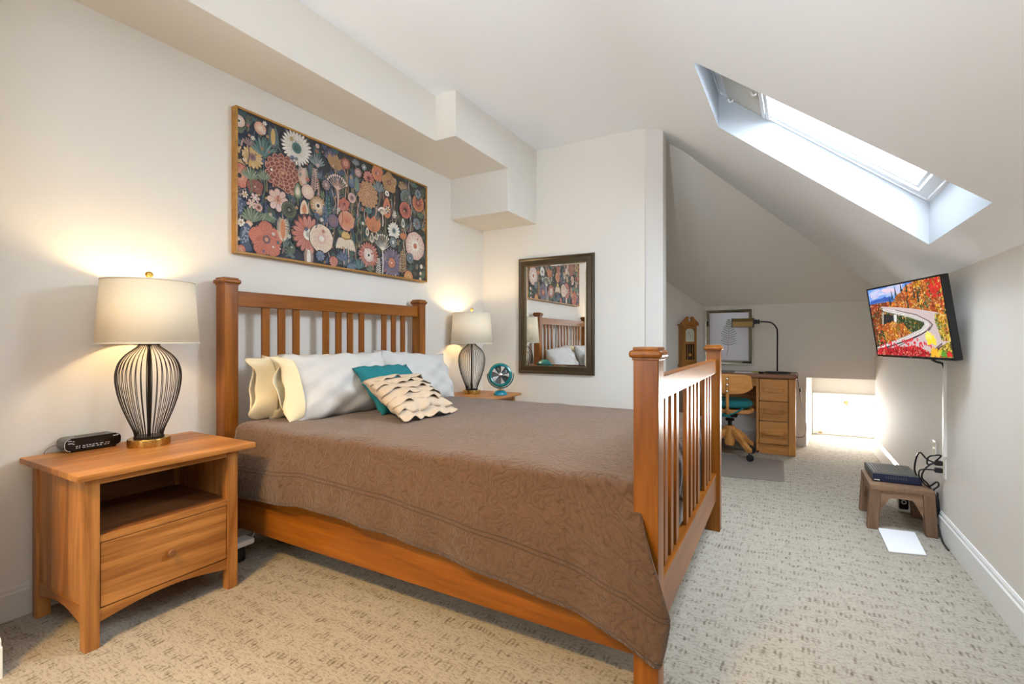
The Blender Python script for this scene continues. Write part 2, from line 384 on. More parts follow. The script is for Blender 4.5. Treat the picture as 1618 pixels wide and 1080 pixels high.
ART_DATA = '''
0.026 0.743 0.030 disc P W D
0.073 0.736 0.035 sprig O
0.152 0.748 0.033 disc S C
0.233 0.729 0.056 brush G Y
0.394 0.716 0.098 daisy W T 26
0.023 0.547 0.053 daisy Y D 20
0.105 0.565 0.061 daisy Y M 16
0.028 0.439 0.060 disc R S D
0.170 0.644 0.067 fan T
0.298 0.528 0.102 dahlia B S
0.120 0.399 0.045 poppy B S
0.439 0.554 0.060 brush C P
0.528 0.559 0.067 feather P
0.544 0.687 0.051 fan G
0.092 0.467 0.045 fan E
0.175 0.482 0.036 fan E
0.080 0.646 0.028 fan M
0.180 0.787 0.013 daisy W W 6
0.547 0.782 0.013 disc P P D
0.023 0.358 0.017 daisy M D 6
0.059 0.340 0.019 daisy C Y 6
0.120 0.332 0.029 daisy P W 6
0.100 0.296 0.029 daisy P C 6
0.142 0.285 0.020 disc P B D
0.097 0.232 0.054 fan E
0.085 0.176 0.020 disc S C C
0.037 0.177 0.022 daisy W Y 7
0.071 0.096 0.070 net N
0.023 0.271 0.050 net N
0.265 0.359 0.064 daisy P S 8
0.340 0.317 0.044 disc O D E
0.448 0.347 0.051 drop C A
0.553 0.393 0.053 disc K C D
0.196 0.230 0.046 fandown E
0.191 0.108 0.092 poppy R S
0.298 0.192 0.067 brush C A
0.478 0.191 0.108 daisy R W 18
0.579 0.183 0.081 disc C P W
0.481 0.044 0.058 brush P W
0.475 0.464 0.041 disc P C C
0.400 0.449 0.044 drop E C
0.569 0.068 0.032 daisy N G 9
0.037 0.025 0.023 disc R S S
0.009 0.085 0.021 fan C
0.541 0.328 0.021 fandown N
0.652 0.751 0.044 fan V
0.696 0.729 0.060 tulip K
0.781 0.740 0.036 disc B S R
0.709 0.551 0.083 tree P
0.871 0.779 0.030 fan G
0.949 0.766 0.023 daisy G W 8
0.994 0.701 0.048 daisy R B 14
0.986 0.576 0.087 dahlia K S
1.085 0.762 0.054 disc A R S
1.206 0.727 0.071 poppy K A
1.360 0.740 0.046 fan K
0.836 0.516 0.031 disc P M M
1.181 0.527 0.070 drop A R
1.093 0.667 0.054 fan G
1.181 0.638 0.022 daisy W G 8
1.396 0.657 0.058 disc G O G
1.387 0.557 0.058 disc R B D
1.544 0.651 0.063 disc A B R
1.540 0.725 0.038 daisy G N 8
0.878 0.624 0.046 drop G E
0.768 0.456 0.040 poppy R B
0.832 0.638 0.046 drop N G
0.627 0.407 0.066 sprig T
0.615 0.546 0.033 daisy M P 12
0.892 0.710 0.030 disc M P G
0.994 0.466 0.034 fan T
0.788 0.344 0.061 disc S A R
0.674 0.320 0.039 disc V M M
1.039 0.380 0.068 tulip A
0.781 0.194 0.061 cone C Y
0.902 0.253 0.052 drop O D
0.994 0.136 0.088 daisy R P 22
0.994 0.136 0.045 disc P W D
0.677 0.047 0.034 daisy R A 14
1.231 0.112 0.107 daisy V N 20
1.231 0.112 0.033 disc A R W
1.506 0.288 0.101 disc P W R
1.525 0.475 0.047 daisy G M 14
1.360 0.349 0.034 tulip A
1.133 0.209 0.098 branch W
1.256 0.366 0.062 daisy W G 15
1.024 0.270 0.033 drop C E
1.070 0.290 0.027 drop C E
0.979 0.306 0.027 drop C E
1.423 0.024 0.045 disc A Y K
1.093 0.059 0.066 feather W
0.755 0.095 0.045 fan N
0.829 0.020 0.035 disc N G N
0.899 0.061 0.049 fan T
1.351 0.135 0.085 sprig K
1.441 0.178 0.036 disc G N G
1.583 0.128 0.016 disc C C W
1.573 0.070 0.013 disc C C W
1.569 0.021 0.013 disc C C W
1.247 0.275 0.039 daisy G W 12
1.360 0.447 0.032 drop W G
1.133 0.469 0.043 tree C
1.189 0.517 0.025 daisy C Y 6
1.264 0.487 0.023 daisy C W 6
0.602 0.345 0.056 sprig N
1.009 0.043 0.034 fan O
0.748 0.430 0.032 fan R
'''
TVP={'sky':[(-0.352,0.206),(0.133,0.211),(0.096,0.081),(-0.356,0.105)],'cloud':[(-0.203,0.191),(-0.162,0.197),(-0.065,0.187),(-0.033,0.174),(-0.083,0.167),(-0.169,0.173)],'cloud2':[(-0.337,0.184),(-0.259,0.184),(-0.209,0.172),(-0.292,0.17)],'mount':[(-0.348,0.121),(-0.332,0.133),(-0.246,0.14),(-0.205,0.141),(-0.17,0.149),(-0.147,0.141),(-0.12,0.146),(-0.088,0.132),(-0.029,0.11),(-0.034,0.09),(-0.339,0.112)],'farleft':[(-0.35,0.112),(-0.136,0.115),(-0.065,0.106),(-0.038,0.077),(-0.222,0.089),(-0.235,-0.017),(-0.353,-0.155),(-0.363,-0.118)],'hill':[(-0.152,0.085),(-0.103,0.102),(-0.054,0.142),(-0.003,0.158),(0.064,0.193),(0.119,0.2),(0.203,0.207),(0.363,0.211),(0.355,0.08),(0.35,0.012),(0.268,0.022),(-0.041,0.067)],'road':[(-0.227,0.093),(-0.039,0.076),(0.121,0.056),(0.271,0.032),(0.35,0.012),(0.348,-0.115),(0.277,-0.15),(0.167,-0.18),(-0.352,-0.196),(-0.345,-0.162),(-0.009,-0.096),(0.118,-0.065),(0.175,-0.042),(0.181,-0.02),(0.096,0.005),(-0.201,0.072)],'edge':[(-0.219,0.078),(-0.079,0.06),(0.06,0.029),(0.184,-0.008),(0.204,-0.024),(0.195,-0.039),(0.148,-0.066),(-0.012,-0.106),(-0.349,-0.176),(-0.344,-0.155),(-0.017,-0.087),(0.133,-0.05),(0.168,-0.029),(0.167,-0.017),(0.056,0.013),(-0.203,0.063)],'line':[(-0.078,0.065),(0.113,0.029),(0.213,-0.009),(0.24,-0.031),(0.209,-0.058),(0.078,-0.097),(-0.144,-0.158),(-0.169,-0.159),(0.08,-0.09),(0.196,-0.054),(0.224,-0.031),(0.202,-0.012),(0.112,0.023),(-0.079,0.06)],'shadow':[(-0.35,-0.181),(-0.014,-0.116),(0.123,-0.084),(0.201,-0.054),(0.213,-0.042),(0.206,-0.042),(0.185,-0.057),(0.12,-0.078),(-0.012,-0.108),(-0.347,-0.171)],'inner':[(-0.216,0.064),(-0.083,0.046),(0.056,0.013),(0.153,-0.013),(0.164,-0.026),(0.122,-0.05),(-0.016,-0.083),(-0.335,-0.14),(-0.318,-0.088),(-0.248,-0.017)],'rock':[(-0.215,0.046),(-0.087,0.033),(-0.099,-0.008),(-0.235,-0.017)],'pillar':[(-0.104,0.037),(-0.074,0.036),(-0.086,-0.011),(-0.113,-0.014)],'pillar2':[(-0.217,0.06),(-0.205,0.06),(-0.231,-0.017),(-0.242,-0.017)],'rtree':[(0.268,0.022),(0.351,0.017),(0.352,-0.115),(0.287,-0.115),(0.259,-0.014)],'red':[(-0.342,-0.162),(-0.271,-0.154),(-0.194,-0.159),(-0.105,-0.147),(-0.024,-0.149),(0.056,-0.139),(0.104,-0.154),(0.169,-0.171),(0.17,-0.205),(-0.354,-0.21)],'brc':[(0.17,-0.205),(0.174,-0.189),(0.261,-0.145),(0.338,-0.12),(0.35,-0.206)],'fence1':[(0.178,-0.174),(0.284,-0.124),(0.287,-0.13),(0.181,-0.182)],'fence2':[(0.175,-0.186),(0.281,-0.136),(0.284,-0.141),(0.177,-0.194)]}
# ================================================================ THE SETTING
XL, XR, YM, YB, YR = -2.70, .775, 4.183, 5.90, -2.0
ZC, XS, SL = 2.93, -.928, .855
zs = lambda x: ZC-SL*(x-XS)
zg = lambda y: 1.49+(YB-y)

b = nb(); quad(b, (XL, YR, 0), (1.0, YR, 0), (1.0, 7.0, 0), (XL, 7.0, 0)); struct('floor', b, 'carpet')
b = nb()
XF = .2
quad(b, (XL, YR, ZC), (XL, YM+.1, ZC), (XS-XF, YM+.1, ZC), (XS-XF, YR, ZC))
quad(b, (-1.7, YM+.1, ZC), (-1.7, 4.46, ZC), (XS-XF, 4.46, ZC), (XS-XF, YM+.1, ZC))
struct('ceiling', b, 'ceil')
b = nb()                                   # rounded plaster between flat and slope
def fillet(u, v):
    x = XS-XF+2*XF*u; z = ZC-(u*u)*XF*SL; return Vector((x, YR+(4.62-YR)*v, z))
grid(b, fillet, 16, 4); struct('ceiling_curve', b, 'ceil', smooth=True)
# sloped ceiling with the skylight opening (its corners are not quite square, as plastered)
SK = {'A': (-.389, 2.487), 'B': (-.361, 3.278), 'C': (.633, 3.158), 'D': (.632, 2.299)}
P3 = lambda x, y, dz=0: (x, y, zs(x)+dz)
b = nb()
A_, B_, C_, D_ = (P3(*SK[k]) for k in 'ABCD')
Y1 = 3.4
XG = XS+XF
quad(b, P3(XG, YR), P3(XR, YR), D_, A_)
quad(b, P3(XR, YR), P3(XR, Y1), C_, D_)
quad(b, P3(XR, Y1), P3(XG, Y1), B_, C_)
quad(b, P3(XG, Y1), P3(XG, YR), A_, B_)
def far_slope(u, v):
    a = Vector(P3(XG, Y1)).lerp(Vector((XG, 4.62, ZC-XF*SL)), v); c = Vector(P3(XR, Y1)).lerp(Vector((XR, 5.79, 1.60)), v)
    o_ = Vector(P3(XG, Y1)).lerp(Vector(P3(XR, Y1)), u); q_ = a.lerp(c, u); return q_ if v < .999 else q_+(q_-o_)*.06
grid(b, far_slope, 14, 14)
struct('ceiling_slope', b, 'ceil', smooth=True)
b = nb()
f = quad(b, (-1.7, 4.46, ZC), (XS, 4.46, ZC), (XR, 5.79, 1.60), (XR, YB, 1.49), (-.82, YB, 1.49), (-1.7, 5.196, zg(5.196)))
struct('ceiling_alcove', b, 'wall')
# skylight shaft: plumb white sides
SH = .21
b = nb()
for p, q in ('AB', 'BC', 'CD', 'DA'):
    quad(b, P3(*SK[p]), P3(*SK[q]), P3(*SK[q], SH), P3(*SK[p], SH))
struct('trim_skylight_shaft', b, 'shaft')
# walls
b = nb(); quad(b, (XL, YR, 0), (XL, YM, 0), (XL, YM, ZC), (XL, YR, ZC)); struct('wall_left', b, 'wall')
b = nb(); box(b, XL-.02, -.895, YM, YM+.12, 0, ZC, 0); struct('wall_mirror', b, 'wall')
b = nb(); box(b, -1.042, -.893, YM-.008, YM+.004, .0, 2.915, .003); struct('trim_1', b, 'trim')
b = nb()
quad(b, (XR, YR, 0), (XR, Y1, 0), (XR, Y1, 1.474), (XR, YR, 1.474)); quad(b, (XR, Y1, 0), (XR, YB, 0), (XR, YB, 1.49), (XR, 5.79, 1.60), (XR, Y1, 1.474))
struct('wall_right', b, 'wall')
b = nb()
NX, NZ = .195, .717
quad(b, (-.82, YB, 0), (NX, YB, 0), (NX, YB, NZ), (-.82, YB, NZ)); quad(b, (-.82, YB, NZ), (XR, YB, NZ), (XR, YB, 1.49), (-.82, YB, 1.49))
struct('wall_back', b, 'wall')
b = nb()
quad(b, (-1.7, 5.196, 0), (-.82, YB, 0), (-.82, YB, 1.49), (-1.7, 5.196, zg(5.196))); quad(b, (-1.7, YM+.1, 0), (-1.7, 5.196, 0), (-1.7, 5.196, zg(5.196)), (-1.7, 4.46, ZC), (-1.7, YM+.1, ZC))
struct('wall_alcove', b, 'wall')
YW = 6.78
b = nb()                                   # window recess: sides, lid and the wall the window sits in
quad(b, (NX, YB, 0), (.285, YW, 0), (.285, YW, NZ), (NX, YB, NZ)); quad(b, (XR, YB, 0), (.96, YB+.02, 0), (.96, YB+.02, NZ), (XR, YB, NZ))
quad(b, (.96, YB+.02, 0), (.96, YW, 0), (.96, YW, NZ), (.96, YB+.02, NZ)); quad(b, (NX, YB, NZ), (XR, YB, NZ), (.96, YB+.02, NZ), (.96, YW, NZ), (.285, YW, NZ))
for x0, x1, z0, z1 in ((.285, .96, .47, NZ), (.285, .31, 0, .47), (.94, .96, 0, .47)): quad(b, (x0, YW, z0), (x1, YW, z0), (x1, YW, z1), (x0, YW, z1))
struct('wall_recess', b, 'trim')
b = nb()                                   # wall behind the viewer with an opening for the added window
WX0, WX1, WZ0, WZ1 = -2.2, -.95, .75, 2.25
for x0, x1, z0, z1 in ((XL, WX0, 0, ZC), (WX0, WX1, 0, WZ0), (WX0, WX1, WZ1, ZC)): quad(b, (x0, YR, z0), (x1, YR, z0), (x1, YR, z1), (x0, YR, z1))
quad(b, (WX1, YR, 0), (XR, YR, 0), (XR, YR, 1.474), (XS, YR, ZC), (WX1, YR, ZC))
struct('wall_rear', b, 'wall')
b = nb(); box(b, XL-.02, -2.27, YR, 2.865, 2.595, ZC+.02, .004); box(b, XL-.02, -2.085, 2.865, YM+.02, 2.595, ZC+.02, .004); box(b, XL-.02, -2.085, 3.632, YM+.02, 2.225, 2.60, .004)
struct('wall_soffit', b, 'wall')
b = nb(); box(b, XL-.01, -2.268, .20, .553, 0, 2.60, .004); struct('wall_return', b, 'wall')
def bboard(bm, p, q, h=.13, t=.015):
    p = Vector(p); q = Vector(q); d = (q-p); n = Vector((-d.y, d.x, 0)).normalized()
    prof = [(0, 0), (t, 0), (t, h-.028), (t*.62, h-.022), (t*.62, h-.010), (t*.3, h), (0, h)]
    a = [bm.verts.new(p+n*u+Vector((0, 0, w))) for u, w in prof]; c = [bm.verts.new(q+n*u+Vector((0, 0, w))) for u, w in prof]
    for i in range(len(prof)-1): bm.faces.new((a[i], a[i+1], c[i+1], c[i]))
    bm.faces.new(a); bm.faces.new(c[::-1])
b = nb(); bboard(b, (XL, 4.17, 0), (XL, .55, 0)); bmesh.ops.recalc_face_normals(b, faces=b.faces); struct('baseboard_left', b, 'trim')
b = nb(); bboard(b, (-.9, YM, 0), (XL, YM, 0)); bmesh.ops.recalc_face_normals(b, faces=b.faces); struct('baseboard_mirror', b, 'trim')
b = nb(); bboard(b, (XR, YR, 0), (XR, YB, 0), .145); bmesh.ops.recalc_face_normals(b, faces=b.faces); struct('baseboard_right', b, 'white_gloss')
b = nb(); bboard(b, (NX, YB, 0), (-.82, YB, 0)); bmesh.ops.recalc_face_normals(b, faces=b.faces); struct('baseboard_back', b, 'trim')
b = nb(); bboard(b, (-2.268, .19, 0), (-2.268, .566, 0), .13, -.017); bboard(b, (-2.7, .553, 0), (-2.253, .553, 0), .13, .015); bmesh.ops.recalc_face_normals(b, faces=b.faces); struct('baseboard_return', b, 'white_gloss')

# skylight -------------------------------------------------------
win = thing('window_1', 'skylight in the sloped white ceiling with a blind drawn at its upper end', 'window', (.12, 2.8, zs(.12)+SH)); win['kind'] = 'structure'
def lerp2(u, v):     # u along the slope (0 upper), v across (0 near, 1 far)
    a = Vector(SK['A']).lerp(Vector(SK['D']), u); c = Vector(SK['B']).lerp(Vector(SK['C']), u); return a.lerp(c, v)
def slope_ring(bm, i0, i1, z0, z1):
    """rectangular ring on the slope between inset i0 and i1 (metres), raised z0..z1"""
    def pt(i, k, z):
        su, sv = i/1.02, i/.8
        u, v = ((su, sv), (1-su, sv), (1-su, 1-sv), (su, 1-sv))[k]; p = lerp2(u, v); return (p.x, p.y, zs(p.x)+SH+z)
    for k in range(4):
        j = (k+1) % 4
        prism(bm, [pt(i0, k, z0), pt(i0, j, z0), pt(i1, j, z0), pt(i1, k, z0)], (0, 0, z1-z0))
b = nb(); slope_ring(b, -.05, .012, .0, .16); struct('window_frame', b, 'sky_frame', win)
b = nb(); slope_ring(b, .012, .05, .012, .09); slope_ring(b, .05, .062, .03, .08); struct('sash', b, 'sky_frame', win)
def slope_strip(bm, u0, u1, v0, v1, z0, z1):
    pts = []
    for u, v in ((u0, v0), (u1, v0), (u1, v1), (u0, v1)):
        p = lerp2(u, v); pts.append((p.x, p.y, zs(p.x)+SH+z0))
    prism(bm, pts, (0, 0, z1-z0))
b = nb(); slope_strip(b, .05, .95, .06, .94, .05, .056); struct('glass', b, 'glass', win)
b = nb(); slope_strip(b, .055, .245, .012, .988, -.004, .004); struct('blind', b, 'blind', win)
b = nb(); slope_strip(b, .245, .262, .012, .988, -.012, .012); slope_strip(b, .266, .285, .012, .988, -.010, .02); slope_strip(b, .035, .055, .012, .988, -.008, .016); struct('blind_rail', b, 'sky_frame', win)
for u, v in ((.075, .96), (.225, .62)):
    b = nb(); p = lerp2(u, v); q = Vector((p.x, p.y, zs(p.x)+SH))
    tube(b, [q+Vector((-.014, 0, -.004)), q+Vector((-.008, 0, -.022)), q+Vector((.008, 0, -.024)), q+Vector((.012, 0, -.012))], .006, 8, 4); struct('blind_clip', b, 'white', win)

# low window ------------------------------------------------------
win = thing('window_2', 'low white hopper window in the recess beside the desk', 'window', (.62, YW, 0)); win['kind'] = 'structure'
def ring_y(bm, x0, x1, z0, z1, w, y0, y1, bev=.004):
    box(bm, x0, x0+w, y0, y1, z0, z1, bev); box(bm, x1-w, x1, y0, y1, z0, z1, bev); box(bm, x0+w, x1-w, y0, y1, z1-w, z1, bev); box(bm, x0+w, x1-w, y0, y1, z0, z0+w, bev)
b = nb(); ring_y(b, .287, .955, .0, .475, .022, YW-.03, YW+.05); box(b, .287, .955, YW-.05, YW, .468, .486, .004); struct('window_frame', b, 'white_gloss', win)
b = nb(); ring_y(b, .311, .93, .014, .40, .055, YW-.022, YW+.02); struct('sash', b, 'white_gloss', win)
b = nb(); box(b, .36, .88, YW, YW+.006, .06, .35, 0); struct('glass', b, 'glass', win)
b = nb(); box(b, .595, .635, YW-.032, YW-.02, .378, .402, .003); tube(b, [(.612, YW-.034, .39), (.616, YW-.05, .372), (.618, YW-.052, .355)], .006, 8, 4); struct('latch', b, 'brass', win)
b = nb(); box(b, .345, .385, YW-.034, YW-.02, .012, .026, .003); struct('hinge', b, 'brass', win)
# rear window, unseen, added to let in fill light -------------------------------------------------------
win = thing('added_rear_window', 'unseen white framed window added behind the viewer for fill light', 'window', ((WX0+WX1)/2, YR, WZ0)); win['kind'] = 'structure'
b = nb(); ring_y(b, WX0-.06, WX1+.06, WZ0-.06, WZ1+.06, .08, YR-.02, YR+.03); box(b, WX0, WX1, YR-.01, YR+.02, 1.48, 1.52, .004); struct('window_frame', b, 'white_gloss', win)
b = nb(); box(b, WX0, WX1, YR-.004, YR, WZ0, WZ1, 0); struct('glass', b, 'glass', win)
# ================================================================ BED
bed = thing('bed', 'cherry wood slatted bed with square posts in the middle of the room', 'bed', (-1.48, 2.29, 0))
YN0, YN1, YF0, YF1 = 1.475, 1.55, 3.035, 3.11
HX0, HX1, FX0, FX1 = -2.645, -2.565, -.403, -.327
def post(x0, x1, y0, y1, h):
    b = nb(); box(b, x0, x1, y0, y1, 0, h-.036, .004); p = obj('post', b, 'bed_z', bed)
    b = nb(); o = .012
    box(b, x0-.003, x1+.003, y0-.003, y1+.003, h-.040, h-.032, .002)
    box(b, x0-o, x1+o, y0-o, y1+o, h-.033, h-.010, .009, 4); box(b, x0-.002, x1+.002, y0-.002, y1+.002, h-.012, h, .004)
    obj('post_cap', b, 'bed_y', p)
post(HX0, HX1, YN0, YN1, 1.447); post(HX0, HX1, YF0, YF1, 1.437)
post(FX0, FX1, YN0-.008, YN1-.008, 1.095); post(FX0, FX1, YF0, YF1, 1.085)
def rail(name, x0, x1, y0, y1, z0, z1, ax):
    b = nb(); box(b, x0, x1, y0, y1, z0, z1, .004); return obj(name, b, 'bed_'+ax, bed)
rail('headboard_rail', -2.622, -2.585, YN1, YF0, 1.297, 1.380, 'y'); rail('headboard_rail', -2.622, -2.585, YN1, YF0, .46, .56, 'y')
rail('footboard_rail', -.385, -.345, YN1-.008, YF0, .922, 1.000, 'y'); rail('footboard_rail', -.385, -.345, YN1-.008, YF0, .185, .338, 'y')
rail('side_rail', HX1, FX0, 1.500, 1.526, .135, .335, 'x'); rail('side_rail', HX1, FX0, 3.055, 3.081, .135, .335, 'x')
SY = (1.731, 1.832, 1.931, 2.151, 2.254, 2.352, 2.456, 2.675, 2.777, 2.880)
for y in SY:
    rail('headboard_slat', -2.612, -2.597, y-.0235, y+.0235, .55, 1.30, 'z')
for y in SY:
    rail('footboard_slat', -.374, -.358, y-.0235, y+.0235, .33, .925, 'z')
b = nb(); box(b, -2.555, -.44, 1.535, 3.05, .20, .40, .03, 4); o = obj('box_spring', b, 'sheet', None, (-1.48, 2.29, .2)); tag(o, 'white box spring inside the bed frame under the mattress', 'box spring')
b = nb(); box(b, -2.555, -.43, 1.53, 3.06, .40, .655, .06, 6); o = obj('mattress', b, 'sheet', None, (-1.48, 2.29, .4)); tag(o, 'mattress in a white sheet, its corner showing at the headboard end', 'mattress')

# quilt: near-side drape, top, far-side drape, drop at the foot -------------
HEM = [(-2.50, .325), (-2.389, .320), (-2.208, .326), (-1.945, .350), (-1.734, .345), (-1.434, .335), (-1.113, .303), (-.84, .277), (-.671, .256), (-.498, .228), (-.418, .216), (-.33, .170)]
def interp(tab, x):
    if x <= tab[0][0]: return tab[0][1]
    for (a, p), (c, q) in zip(tab, tab[1:]):
        if x <= c: return p+(q-p)*(x-a)/(c-a)
    return tab[-1][1]
EDGE = [(.16, -.328), (.19, -.320), (.227, -.308), (.273, -.297), (.34, -.286), (.442, -.316), (.518, -.347), (.623, -.392), (.66, -.42)]
ZT = .672
b = nb()
uvl = b.loops.layers.uv.new('UVMap')
def top_bump(x, y):
    return .004*math.sin(x*9+1)*math.sin(y*7)+.003*math.sin(x*23+y*17)
def near_y(x, z):
    d = 1-sstep(.3, .67, z)
    y = 1.502-.038*sstep(0, 1, (ZT-z)/.22)-.012*d
    y += .006*math.sin(x*11+z*6)*d+.004*math.sin(x*23+2)*d
    y -= .030*sstep(-.62, -.42, x)*sstep(.68, .52, z) if z < .68 else 0
    # the flap beyond the post swings back a little
    y += .020*sstep(-.33, -.27, x)
    return y
NUX, NV = 110, 26
def xs_(u): return -2.50+(2.50-.415)*u
def drape(u, v):        # v 0 hem .. 1 top edge
    w = u
    xe = -.415
    x = -2.50+(xe+2.50)*w
    zh = interp(HEM, x); z = zh+(ZT-.03-zh)*v
    # stretch the last stretch so the free edge follows the pulled-out corner
    k = sstep(-.95, -.415, x)
    xr = interp(EDGE, z)
    x2 = x+k*k*(xr-xe)
    zh2 = interp(HEM, x2); z = zh2+(ZT-.03-zh2)*v
    return Vector((x2, near_y(x2, z), z))
def uvd(u, v): return (xs_(u), v*.42)
vs = [[b.verts.new(drape(i/NUX, j/NV)) for j in range(NV+1)] for i in range(NUX+1)]
# rounded shoulder and top: continue the same columns
TOPN = 44
cols = []
for i in range(NUX+1):
    u = i/NUX; x = xs_(u); col = list(vs[i]); p = col[-1].co.copy()
    R0 = .05
    for k in range(1, 7):
        a = k/6*PI/2
        xx = p.x+(x-p.x)*(k/6)
        col.append(b.verts.new((xx, p.y+R0*1.3*(1-math.cos(a)), ZT-.03+.03*math.sin(a)+top_bump(x, 1.57)*(k/6))))
    y0 = col[-1].co.y
    for k in range(1, TOPN+1):
        y = y0+(3.02-y0)*k/TOPN
        z = ZT+top_bump(x, y)-.012*sstep(-.62, -.415, x)**2
        col.append(b.verts.new((x, y, z)))
    for k in range(1, 7):
        a = k/6*PI/2; col.append(b.verts.new((x, 3.02+.055*math.sin(a), ZT-.03*(1-math.cos(a))-.012*sstep(-.62, -.415, x)**2)))
    for k in range(1, 13):
        col.append(b.verts.new((x, 3.08+.012*math.sin(x*13)*k/12, ZT-.03-(.33)*k/12)))
    cols.append(col)
def arc(i): 
    s = 0; out = [0]
    for a, c in zip(cols[i], cols[i][1:]): s += (c.co-a.co).length; out.append(s)
    return out
arcs = [arc(i) for i in range(NUX+1)]
for i in range(NUX):
    for j in range(len(cols[0])-1):
        f = b.faces.new((cols[i][j], cols[i+1][j], cols[i+1][j+1], cols[i][j+1]))
        for l, (p, q) in zip(f.loops, ((i, j), (i+1, j), (i+1, j+1), (i, j+1))): l[uvl].uv = (xs_(p/NUX)*1.0, arcs[p][q])
# drop at the foot, between the mattress and the footboard slats
j0 = NV+6; j1 = NV+6+TOPN+3
last = [cols[-1][j] for j in range(j0, j1+1)]
prev = last
for k in range(1, 13):
    row = []
    for n, v in enumerate(last):
        t = k/12; yy = v.co.y; dep = .30+.05*math.sin(yy*5)+.03*math.sin(yy*14)
        row.append(b.verts.new((-.415+.026*min(1, t*3)-.012*t+.006*math.sin(yy*17+t*4), yy, v.co.z-dep*t)))
    for n in range(len(last)-1):
        f = b.faces.new((prev[n], row[n], row[n+1], prev[n+1]))
        for l, (vv, tt) in zip(f.loops, ((prev[n], k-1), (row[n], k), (row[n+1], k), (prev[n+1], k-1))): l[uvl].uv = (-.415+.3*tt/12, vv.co.y)
    prev = row
bmesh.ops.recalc_face_normals(b, faces=b.faces)
q = obj('quilt', b, 'quilt', None, (-1.48, 2.29, ZT), angle=80)
tag(q, 'brown quilted bedspread with scroll stitching spread over the bed', 'quilt')
sd = q.modifiers.new('thick', 'SOLIDIFY'); sd.thickness = .009; sd.offset = 0

# ---------------------------------------------------------------- pillows
def pillow_bm(w, h, t, seed, n=26, wr=.010, pinch=.05):
    rnd = random.Random(seed); ph = [rnd.uniform(0, 6) for _ in range(8)]
    bm = nb(); top = {}; bot = {}
    for i in range(n+1):
        for j in range(n+1):
            u = i/n*2-1; v = j/n*2-1
            e = max(0, (1-abs(u)**3))**.55*max(0, (1-abs(v)**3))**.55
            x = u*w/2*(1-pinch*(1-v*v)*abs(u)**3); y = v*h/2*(1-pinch*(1-u*u)*abs(v)**3)
            ed = 1-e
            nz = wr*(math.sin(u*7+ph[0]+v*3)*math.sin(v*6+ph[1])+.6*math.sin(u*15+v*9+ph[2])*ed+.5*math.sin((u-v)*11+ph[3]))*min(1, e*3)
            edge = (i in (0, n)) or (j in (0, n))
            wav = .006*math.sin(u*14+ph[4])*abs(v)**6+.006*math.sin(v*12+ph[5])*abs(u)**6
            top[i, j] = bm.verts.new((x+wav, y+wav, t/2*e+nz))
            bot[i, j] = top[i, j] if edge else bm.verts.new((x+wav, y+wav, -t/2*e+nz*.5))
    for i in range(n):
        for j in range(n):
            bm.faces.new((top[i, j], top[i+1, j], top[i+1, j+1], top[i, j+1]))
            bm.faces.new((bot[i, j+1], bot[i+1, j+1], bot[i+1, j], bot[i, j]))
    return bm
def frame_m(c, along, up):
    """local x -> along, local y -> up, local z -> out of the face"""
    a = Vector(along).normalized(); u = Vector(up); u = (u-a*u.dot(a)).normalized(); n = a.cross(u)
    m = Matrix((a, u, n)).transposed().to_4x4(); m.translation = Vector(c); return m
def pill(name, c, along, up, w, h, t, seed, mat, label, cat='pillow', wr=.010, pinch=.05):
    m = frame_m(c, along, up)
    bm = pillow_bm(w, h, t, seed, wr=wr, pinch=pinch); bmesh.ops.transform(bm, matrix=m, verts=bm.verts)
    return obj(name, bm, mat, None, tuple(c), angle=180), m
def cuff(parent_obj, m, w, h, t, seed, side=-1, length=.12, mat='pillow_cream'):
    """open hem of a pillowcase: a flattened, rippled sleeve past the end of the pillow"""
    rnd = random.Random(seed); ph = [rnd.uniform(0, 6) for _ in range(4)]
    bm = nb()
    def fn(a, s):
        ang = a*2*PI; x0 = side*(w/2*.86); x = x0+side*s*(length+w*.07)
        th = t/2*(.74*(1-s)**.8+.14)
        y = math.cos(ang); y = math.copysign(abs(y)**.7, y)*h/2*(.90+.04*s)
        z = math.sin(ang)*th*(1+.25*math.sin(ang*5+ph[0])*s)+.016*s*math.sin(y*34+ph[1])
        x += side*(.012*math.sin(ang*4+ph[2])*s+.02*s*math.cos(ang*3+ph[3]))
        return m @ Vector((x, y, z))
    vs = [[bm.verts.new(fn(i/40, j/10)) for j in range(11)] for i in range(40)]
    for i in range(40):
        for j in range(10):
            bm.faces.new((vs[i][j], vs[(i+1) % 40][j], vs[(i+1) % 40][j+1], vs[i][j+1]))
    bmesh.ops.recalc_face_normals(bm, faces=bm.faces)
    root = parent_obj; base = root.location.copy(); bmesh.ops.translate(bm, vec=-base, verts=bm.verts)
    me = bpy.data.meshes.new('pillowcase_hem'); bm.to_mesh(me); bm.free(); me.materials.append(M[mat])
    me.polygons.foreach_set('use_smooth', [True]*len(me.polygons))
    o = bpy.data.objects.new('pillowcase_hem', me); COL.objects.link(o); o.parent = root
    s = o.modifiers.new('thick', 'SOLIDIFY'); s.thickness = .004
    return o
ALY = (0, 1, 0)
o, m = pill('pillow', (-2.492, 1.985, .850), (.02, 1, 0), (-.16, 0, 1), .66, .36, .12, 3, 'pillow_cream', None)
tag(o, 'cream pillow at the back, its hem showing left of the white pillow', 'pillow', 'sleeping pillows against the headboard'); h = cuff(o, m, .66, .36, .12, 5, -1, .075)
o, m = pill('pillow', (-2.335, 2.06, .847), (.03, 1, 0), (-.38, 0, 1), .76, .40, .18, 8, 'pillow_white', None)
